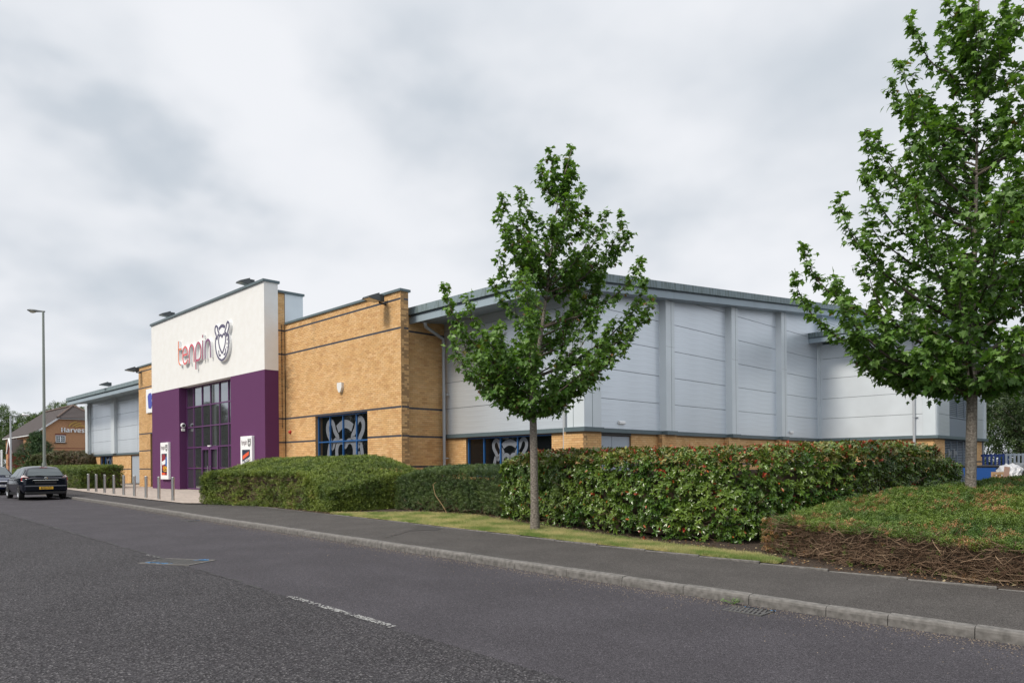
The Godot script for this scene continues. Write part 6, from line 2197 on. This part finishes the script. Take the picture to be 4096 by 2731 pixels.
# ---------------------------------------------------------------- restaurant beyond
func build_pub() -> void:
	# gable towards +x, long front towards +z
	var x0 := -120.8
	var x1 := -103.0
	var z1 := -21.5
	var z0 := -30.5
	var ea := 5.6
	var zr := (z0 + z1) * 0.5
	var hip := 7.55
	var rid := 9.35
	var p := thing("restaurant_house", "brick restaurant with dark tiled half hipped roof and white lettering", "building", Vector3(x1, 0, zr))
	var L := func(x, y, z): return Vector3(x - x1, y, z - zr)
	var k := (hip - ea) / (rid - ea)
	var za := lerpf(z1, zr, k)
	var zb := lerpf(z0, zr, k)
	var b := MB.new()
	b.prism(PackedVector2Array([Vector2(z1 - zr, -0.2), Vector2(z1 - zr, ea), Vector2(za - zr, hip), Vector2(zb - zr, hip), Vector2(z0 - zr, ea), Vector2(z0 - zr, -0.2)]), Transform3D(Basis(Vector3.BACK, Vector3.UP, Vector3.LEFT), Vector3.ZERO), 0.0, x1 - x0)
	part(p, "wall", b, M.pub_brick)
	# roof slopes as courses of tiles, each course lapping the one below
	var rise := rid - ea
	var n := 20
	var hx := x1 - 2.6   # ridge end above the hip
	for side in [1.0, -1.0]:
		var roof := holder(p, "roof")
		for i in n:
			var u0 := float(i) / n
			var u1 := float(i + 1) / n
			var ya := ea + rise * u0 - 0.12
			var yb := ea + rise * u1 - 0.12
			var half = (z1 - zr + 0.45) * side
			var xa := x1 + 0.35 if u0 < k else lerpf(x1 + 0.35, hx, (u0 - k) / (1.0 - k))
			var xb := x1 + 0.35 if u1 < k else lerpf(x1 + 0.35, hx, (u1 - k) / (1.0 - k))
			var m := MB.new()
			var q := [L.call(x0, ya + 0.05, zr + half * (1 - u0)), L.call(xa, ya + 0.05, zr + half * (1 - u0)), L.call(xb, yb, zr + half * (1 - u1)), L.call(x0, yb, zr + half * (1 - u1))]
			m.quad(q[0], q[1], q[2], q[3])
			m.quad(q[0] - Vector3(0, 0.08, 0), q[1] - Vector3(0, 0.08, 0), q[1], q[0])
			part(roof, "tile_course", m, M.pub_tile)
	var hr := holder(p, "hip_roof")
	var hn := int(n * (1.0 - k)) + 1
	for i in hn:
		var u0 := float(i) / hn
		var u1 := float(i + 1) / hn
		var m := MB.new()
		var f := func(u, s): return L.call(lerpf(x1 + 0.5, hx, u), lerpf(hip - 0.1, rid - 0.1, u) + 0.04 * (1.0 - u), zr + s * (za - zr + 0.3) * (1.0 - u))
		var a0: Vector3 = f.call(u0, 1.0)
		var a1: Vector3 = f.call(u0, -1.0)
		var c1: Vector3 = f.call(u1, -1.0)
		var c0: Vector3 = f.call(u1, 1.0)
		m.quad(a0 + Vector3(0, 0.05, 0), a1 + Vector3(0, 0.05, 0), c1, c0)
		m.quad(a0 - Vector3(0, 0.03, 0), a1 - Vector3(0, 0.03, 0), a1 + Vector3(0, 0.05, 0), a0 + Vector3(0, 0.05, 0))
		part(hr, "tile_course", m, M.pub_tile)
	b = MB.new()
	b.tube([L.call(x0, rid - 0.02, zr), L.call(hx, rid - 0.02, zr)], [0.14, 0.14], 8)
	for s in [1, -1]: b.tube([L.call(hx, rid - 0.02, zr), L.call(x1 + 0.5, hip, zr + s * (za - zr + 0.3))], [0.13, 0.13], 8)
	part(p, "ridge_tiles", b, flat("ridge", 0.12, 0.085, 0.07, 0.9))
	# white barge boards and eaves
	b = MB.new()
	for s in [1, -1]:
		var e: Vector3 = L.call(x1 + 0.32, ea - 0.22, zr + s * (z1 - zr + 0.35))
		var h: Vector3 = L.call(x1 + 0.32, hip - 0.18, zr + s * (za - zr + 0.1))
		var up := Vector3(0, 0.24, 0)
		b._q(e, h, h + up, e + up, Vector3.RIGHT)
		b._q(e - Vector3(0.1, 0, 0), h - Vector3(0.1, 0, 0), h, e, Vector3.DOWN)
	b.box(L.call(x1 + 0.2, hip - 0.2, zb - 0.1), L.call(x1 + 0.33, hip + 0.0, za + 0.1))
	b.box(L.call(x0, ea - 0.3, z1 + 0.3), L.call(x1 + 0.2, ea - 0.1, z1 + 0.42))
	part(p, "barge_board", b, M.white)
	# windows on the gable
	for w in [[-24.48, -23.43, 4.48, 5.35, 4], [-27.9, -26.87, 4.48, 5.35, 4], [-24.3, -23.45, 2.3, 3.22, 4], [-26.4, -24.86, 2.3, 3.22, 6]]:
		var h := holder(p, "window")
		var m := MB.new()
		var g := MB.new()
		g.box(L.call(x1, w[2], w[0]), L.call(x1 + 0.03, w[3], w[1]))
		part(h, "pane", g, M.car_glass)
		m.box(L.call(x1, w[2], w[0]), L.call(x1 + 0.08, w[2] + 0.07, w[1]))
		m.box(L.call(x1, w[3] - 0.07, w[0]), L.call(x1 + 0.08, w[3], w[1]))
		m.box(L.call(x1, w[2] + 0.12, w[0]), L.call(x1 + 0.08, w[3] - 0.12, w[0] + 0.07))
		m.box(L.call(x1, w[2] + 0.12, w[1] - 0.07), L.call(x1 + 0.08, w[3] - 0.12, w[1]))
		for i in range(1, w[4]):
			var zz := lerpf(w[0], w[1], float(i) / w[4])
			var t := 0.06 if i * 2 == w[4] else 0.022
			m.box(L.call(x1, w[2] + 0.12, zz - t), L.call(x1 + 0.07, w[3] - 0.12, zz + t))
		for i in [1, 2]:
			var yy := lerpf(w[2] + 0.06, w[3] - 0.06, i / 3.0)
			m.box(L.call(x1, yy - 0.02, w[0] + 0.12), L.call(x1 + 0.065, yy + 0.02, w[1] - 0.12))
		part(h, "frame", m, M.white)
		m = MB.new()
		m.box(L.call(x1, w[3] + 0.01, w[0] - 0.1), L.call(x1 + 0.02, w[3] + 0.2, w[1] + 0.05))
		part(h, "lintel", m, M.pub_red)
		m = MB.new()
		m.box(L.call(x1, w[2] - 0.1, w[0] - 0.15), L.call(x1 + 0.12, w[2] - 0.01, w[1] + 0.15))
		part(h, "sill", m, M.branch)
	for y in [3.42, 3.72]:
		b = MB.new()
		b.box(L.call(x1, y, z0), L.call(x1 + 0.015, y + 0.07, z1))
		part(p, "string_course", b, M.pub_red)
	# long front: porch gable, window and small signs
	b = MB.new()
	b.prism(PackedVector2Array([Vector2(-1.2, 0), Vector2(1.2, 0), Vector2(1.2, 3.4), Vector2(0, 5.0), Vector2(-1.2, 3.4)]), Transform3D(Basis(), L.call(-110.5, 0, z1)), 0.0, 1.4)
	part(p, "porch", b, M.pub_red)
	b = MB.new()
	for s in [-1, 1]: b.tube([L.call(-110.5 + 1.4 * s, 3.2, z1 + 1.5), L.call(-110.5, 5.1, z1 + 1.5)], [0.1, 0.1], 4)
	part(p, "porch_barge_board", b, M.white)
	b = MB.new()
	for s in [-1, 1]: b._q(L.call(-110.5 + 1.45 * s, 3.15, z1 + 1.45), L.call(-110.5, 5.05, z1 + 1.45), L.call(-110.5, 5.05, z1), L.call(-110.5 + 1.45 * s, 3.15, z1), Vector3(s, 1, 0))
	part(p, "porch_roof", b, M.pub_tile)
	b = MB.new()
	b.box(L.call(-115.5, 4.3, z1), L.call(-114.0, 5.3, z1 + 0.06))
	part(p, "upper_window", b, M.car_glass)
	b = MB.new()
	for q in [[-115.6, -115.4], [-114.1, -113.9]]: b.box(L.call(q[0], 4.25, z1), L.call(q[1], 5.35, z1 + 0.1))
	part(p, "window_frame", b, M.white)
	b = MB.new()
	b.box(L.call(-119.0, 4.0, z1), L.call(-117.2, 4.5, z1 + 0.08))
	part(p, "notice_board", b, M.white_dull)
	b = MB.new()
	b.box(L.call(-117.6, 1.0, z1), L.call(-116.6, 3.1, z1 + 0.05))
	part(p, "front_door", b, M.poster_dark)
	# raised sign on the gable
	var s := thing("restaurant_sign", "white Harvester letters under three golden wheat ears on the brick gable", "sign", Vector3(x1 + 0.02, 5.78, -25.85), PI / 2)
	text(s, "lettering", "Harvester", M.white, Transform3D(Basis(), Vector3(0.0, 0.24, 0.08)), 0.57, 0.12, "Droid Sans", 900)
	b = MB.new()
	b.obox(Transform3D(Basis(), Vector3(-1.62, 0.29, 0.08)), Vector3(0.26, 0.08, 0.12))
	part(s, "crossbar_flourish", b, M.white)
	for q in [[[-1.01, 0.66], [-0.75, 1.0], [-0.36, 1.24], [-0.11, 1.3]], [[-0.6, 0.7], [-0.28, 0.94], [0.1, 1.1], [0.4, 1.12]], [[-0.28, 0.64], [0.06, 0.78], [0.42, 0.82], [0.79, 0.72]]]:
		var ear := ribbon(smooth(q), 0.09, false, 0.02, 0.12)
		var sm := smooth(q)
		for i in range(1, sm.size() - 1):
			for sd in [-1, 1]:
				var d: Vector2 = (sm[i + 1] - sm[i - 1]).normalized()
				ear.obox(Transform3D(Basis(Vector3.BACK, atan2(d.y, d.x) + 0.5 * sd), Vector3(sm[i].x - d.y * 0.05 * sd, sm[i].y + d.x * 0.05 * sd, 0.1)), Vector3(0.09, 0.04, 0.06))
		part(s, "wheat_ear", ear, M.gold)

# ---------------------------------------------------------------- rubbish in the service yard
func crumpled(r: RandomNumberGenerator, size: Vector3, amount: float, sd: int) -> MB:
	var f := FastNoiseLite.new()
	f.seed = sd
	f.frequency = 2.2
	f.fractal_octaves = 3
	var b := MB.new()
	b.sheet(24, 12, func(i, j):
		var a = TAU * (i % 24) / 24.0
		var e = PI * (j / 12.0) * 0.5
		var d := Vector3(cos(a) * cos(e), sin(e), sin(a) * cos(e))
		var k := 1.0 + amount * f.get_noise_3d(d.x * 1.4, d.y * 1.4, d.z * 1.4) * 2.0
		return Vector3(d.x * size.x, maxf(0.0, d.y * size.y), d.z * size.z) * k)
	return b

func build_yard() -> void:
	var r := RandomNumberGenerator.new()
	r.seed = 77
	var t := thing("wheeled_bin", "blue wheeled bin with dark lid beside the service wing", "bin", Vector3(-8.3, -0.02, -38.9))
	var b := MB.new()
	b.hexa([Vector3(-0.55, 0.12, 0.45), Vector3(0.55, 0.12, 0.45), Vector3(0.55, 0.12, -0.45), Vector3(-0.55, 0.12, -0.45), Vector3(-0.65, 0.86, 0.52), Vector3(0.65, 0.86, 0.52), Vector3(0.65, 0.86, -0.52), Vector3(-0.65, 0.86, -0.52)])
	part(t, "body", b, M.bin_blue)
	b = MB.new()
	b.cbox(Transform3D(Basis(), Vector3(0, 0.92, 0)), Vector3(1.38, 0.1, 1.12), 0.03)
	part(t, "lid", b, M.black)
	for q in [[-0.4, 0.35], [0.4, 0.35], [-0.4, -0.35], [0.4, -0.35]]:
		b = MB.new()
		b.lathe(Transform3D(Basis(Vector3.RIGHT, PI / 2), Vector3(q[0], 0.09, q[1])), [Vector2(0, -0.03), Vector2(0.09, -0.03), Vector2(0.09, 0.03), Vector2(0, 0.03)], 12)
		part(t, "wheel", b, M.tyre)
	t = thing("blue_pallet", "blue pallet stood on edge behind the rubbish", "pallet", Vector3(-8.75, 0.0, -43.6), 0.75)
	for i in 7:
		b = MB.new()
		b.box(Vector3(-0.62 + i * 0.2, 0.02, 0.0), Vector3(-0.52 + i * 0.2, 1.5, 0.03))
		part(t, "slat", b, M.pallet_blue)
	for y in [0.1, 0.75, 1.42]:
		b = MB.new()
		b.box(Vector3(-0.62, y - 0.05, -0.12), Vector3(0.68, y + 0.05, -0.002))
		part(t, "bearer", b, M.pallet_blue)
	t = thing("stacked_pallet", "second dark pallet leaning beside the blue pallet", "pallet", Vector3(-7.9, 0.0, -44.3), 0.7)
	for i in 7:
		b = MB.new()
		b.box(Vector3(-0.6 + i * 0.2, 0.02, 0.0), Vector3(-0.5 + i * 0.2, 1.52, 0.03))
		part(t, "slat", b, M.louvre)
	for y in [0.1, 1.45]:
		b = MB.new()
		b.box(Vector3(-0.6, y - 0.05, -0.1), Vector3(0.7, y + 0.05, -0.002))
		part(t, "bearer", b, M.louvre)
	t = thing("wooden_pallet", "bare wooden pallet on edge under the clear sheeting", "pallet", Vector3(-7.05, 0.0, -35.9), 0.85)
	for q in [[-0.3, -0.2], [-0.05, 0.05], [0.2, 0.3]]:
		b = MB.new()
		b.box(Vector3(q[0], 0.0, -0.07), Vector3(q[1], 0.68, 0.07))
		part(t, "bearer", b, M.wood)
	for y in [0.06, 0.36, 0.62]:
		b = MB.new()
		b.box(Vector3(-0.32, y - 0.05, 0.072), Vector3(0.32, y + 0.05, 0.09))
		part(t, "slat", b, M.wood)
	t = thing("timber_board", "pinkish board leaning beside the black panel", "board", Vector3(-6.75, 0.0, -35.6), 0.8)
	b = MB.new()
	b.obox(Transform3D(Basis(Vector3.BACK, -0.12), Vector3(0, 0.45, 0)), Vector3(0.22, 0.9, 0.03))
	part(t, "plank", b, M.wood_pink)
	b = MB.new()
	b.obox(Transform3D(Basis(), Vector3(0.05, 0.03, 0.1)), Vector3(0.5, 0.06, 0.2))
	part(t, "foot", b, M.wood_pink)
	t = thing("padded_bench", "discarded black padded bench back on a timber base", "bench", Vector3(-5.6, 0.0, -35.6), 0.78)
	b = MB.new()
	b.hexa([Vector3(-0.75, 0.1, 0.12), Vector3(1.5, 0.1, 0.12), Vector3(1.5, 0.1, -0.2), Vector3(-0.75, 0.1, -0.2), Vector3(-0.6, 0.74, 0.04), Vector3(1.5, 0.68, 0.04), Vector3(1.5, 0.68, -0.12), Vector3(-0.6, 0.74, -0.12)])
	part(t, "padded_back", b, M.black)
	b = MB.new()
	b.box(Vector3(-1.05, 0.0, -0.3), Vector3(1.6, 0.1, 0.3))
	part(t, "timber_base", b, M.wood_pink)
	t = thing("plastic_sheeting", "crumpled clear plastic sheeting over the wooden pallet", "sheeting", Vector3(-6.8, 0.5, -36.7), 0.3)
	part(t, "sheet", crumpled(r, Vector3(0.55, 0.48, 0.5), 0.13, 3), M.sheet_clear)
	b = MB.new()
	b.sheet(8, 10, func(i, j): return Vector3(-0.15 + i * 0.06 + 0.03 * sin(j * 1.7), 0.35 - j * 0.085, 0.4 + 0.05 * sin(i * 1.9 + j) + j * 0.03))
	part(t, "hanging_fold", b, M.sheet_clear)
	for q in [["heap of grey plastic wrap on top of the rubbish", Vector3(-5.75, 0.75, -38.0), Vector3(0.75, 0.5, 0.6), 5], ["grey rubbish bag behind the black bench back", Vector3(-5.9, 0.45, -36.4), Vector3(0.42, 0.4, 0.35), 6], ["flattened dark plastic beside the wheeled bin", Vector3(-6.9, 0.72, -38.6), Vector3(0.7, 0.3, 0.5), 8]]:
		t = thing("plastic_wrap", q[0], "rubbish", q[1], 0.0, "plastic rubbish in the yard")
		part(t, "sheet", crumpled(r, q[2], 0.15, q[3]), M.sheet_grey)
		b = MB.new()
		b.box(Vector3(-q[2].x * 0.7, -q[1].y, -0.2), Vector3(q[2].x * 0.7, 0.02, 0.2))
		part(t, "carton_below", b, M.wood_pink)
	t = thing("timber_offcut", "pale timber offcut lying across the heap at the picture's right edge", "board", Vector3(-5.1, 0.72, -36.6), 0.72)
	b = MB.new()
	b.cbox(Transform3D(Basis(), Vector3(0.3, 0.1, 0)), Vector3(1.4, 0.22, 0.05), 0.005)
	part(t, "plank", b, M.wood)
	b = MB.new()
	b.box(Vector3(-0.2, -0.72, -0.3), Vector3(0.9, -0.01, -0.05))
	part(t, "support", b, M.wood_pink)

# ---------------------------------------------------------------- planting far off
func build_far() -> void:
	var dk := Color(0.022, 0.052, 0.014)
	var md := Color(0.07, 0.115, 0.028)
	var yl := Color(0.13, 0.17, 0.035)
	var right := [[-9.5, -61.0, 7.2, 8.5], [-4.2, -60.0, 4.8, 6.0], [1.5, -66.0, 6.6, 8.0], [-13.0, -74.0, 9.5, 10.0], [6.5, -62.0, 6.0, 7.0], [-0.5, -80.0, 10.0, 11.0], [10.0, -76.0, 10.5, 11.0]]
	var rl := ["dense dark tree just right of the service wing", "yellow green bush behind the rubbish", "rounded tree behind the rubbish heap", "tall tree rising behind the service wing corner", "leafy tree beyond the picture's right edge", "tall tree at the back of the yard planting", "tallest tree at the far right of the yard"]
	for i in right.size():
		var q: Array = right[i]
		round_tree("yard_tree", rl[i], Vector3(q[0], -0.1, q[1]), q[2], q[3], 100 + i, dk if i != 1 else md, md if i != 1 else yl, 0.62, 2600, "trees behind the service yard", i == 3 or i > 4)
	var left := [["leafy tree at the picture's left edge by the slim lamp post", -150.5, -25.0, 12.2, 9.5], ["broad tree behind the slim lamp post", -148.5, -28.5, 10.6, 8.5], ["tree showing above the restaurant roof's middle", -146.0, -31.0, 11.2, 5.0], ["tree peeping over the restaurant roof near its hip", -142.5, -33.8, 13.2, 7.0], ["tree top showing right of the restaurant's hip", -140.0, -36.8, 12.2, 6.5]]
	for i in left.size():
		var q: Array = left[i]
		round_tree("street_tree", q[0], Vector3(q[1], 0, q[2]), q[3], q[4], 120 + i, Color(0.05, 0.1, 0.015), Color(0.12, 0.19, 0.03), 0.7, 1500, "trees round the restaurant")
	round_tree("garden_tree", "dark bushy tree in front of the restaurant's porch", Vector3(-97.0, 0, -20.2), 5.5, 5.4, 131, Color(0.02, 0.06, 0.018), Color(0.06, 0.12, 0.03), 0.45, 1700, "", true, true)
	for q in [["dark shrub mass at the picture's left edge behind the slim lamp post", -128.0, -16.5, 6.0, 11.0], ["dark shrub mass farthest left beyond the road", -137.0, -21.0, 6.5, 13.0]]:
		round_tree("roadside_shrub", q[0], Vector3(q[1], 0, q[2]), q[3], q[4], 160 + int(q[3] * 2), Color(0.03, 0.065, 0.015), Color(0.09, 0.14, 0.03), 0.8, 1800, "shrubs at the left edge", false)
	# conifers across the way, mirrored in the entrance glass
	var cl := ["first", "second", "third", "fourth", "fifth", "sixth", "seventh"]
	for i in 9:
		round_tree("kerbside_tree", ["nearest", "second", "third", "fourth", "fifth", "sixth", "seventh", "eighth", "ninth"][i] + " tree across the road, mirrored in the low blue windows", Vector3(-46.0 - i * 5.2, 0, 14.5 + (i % 2) * 2.0), 7.4 + (i * 3 % 4) * 0.6, 6.4, 170 + i, Color(0.02, 0.045, 0.012), Color(0.05, 0.085, 0.022), 0.75, 1300, "trees across the road", false)
	for i in 7:
		round_tree("conifer", cl[i] + " conifer of the row across the road, mirrored in the entrance glass", Vector3(-98.0 - (i % 2) * 4.0, 0, 3.5 + i * 2.7), 7.6 + (i * 5 % 4) * 0.9, 6.6, 140 + i, Color(0.012, 0.03, 0.01), Color(0.035, 0.06, 0.018), 0.7, 2600, "conifers across the road", false, i % 3 == 1)
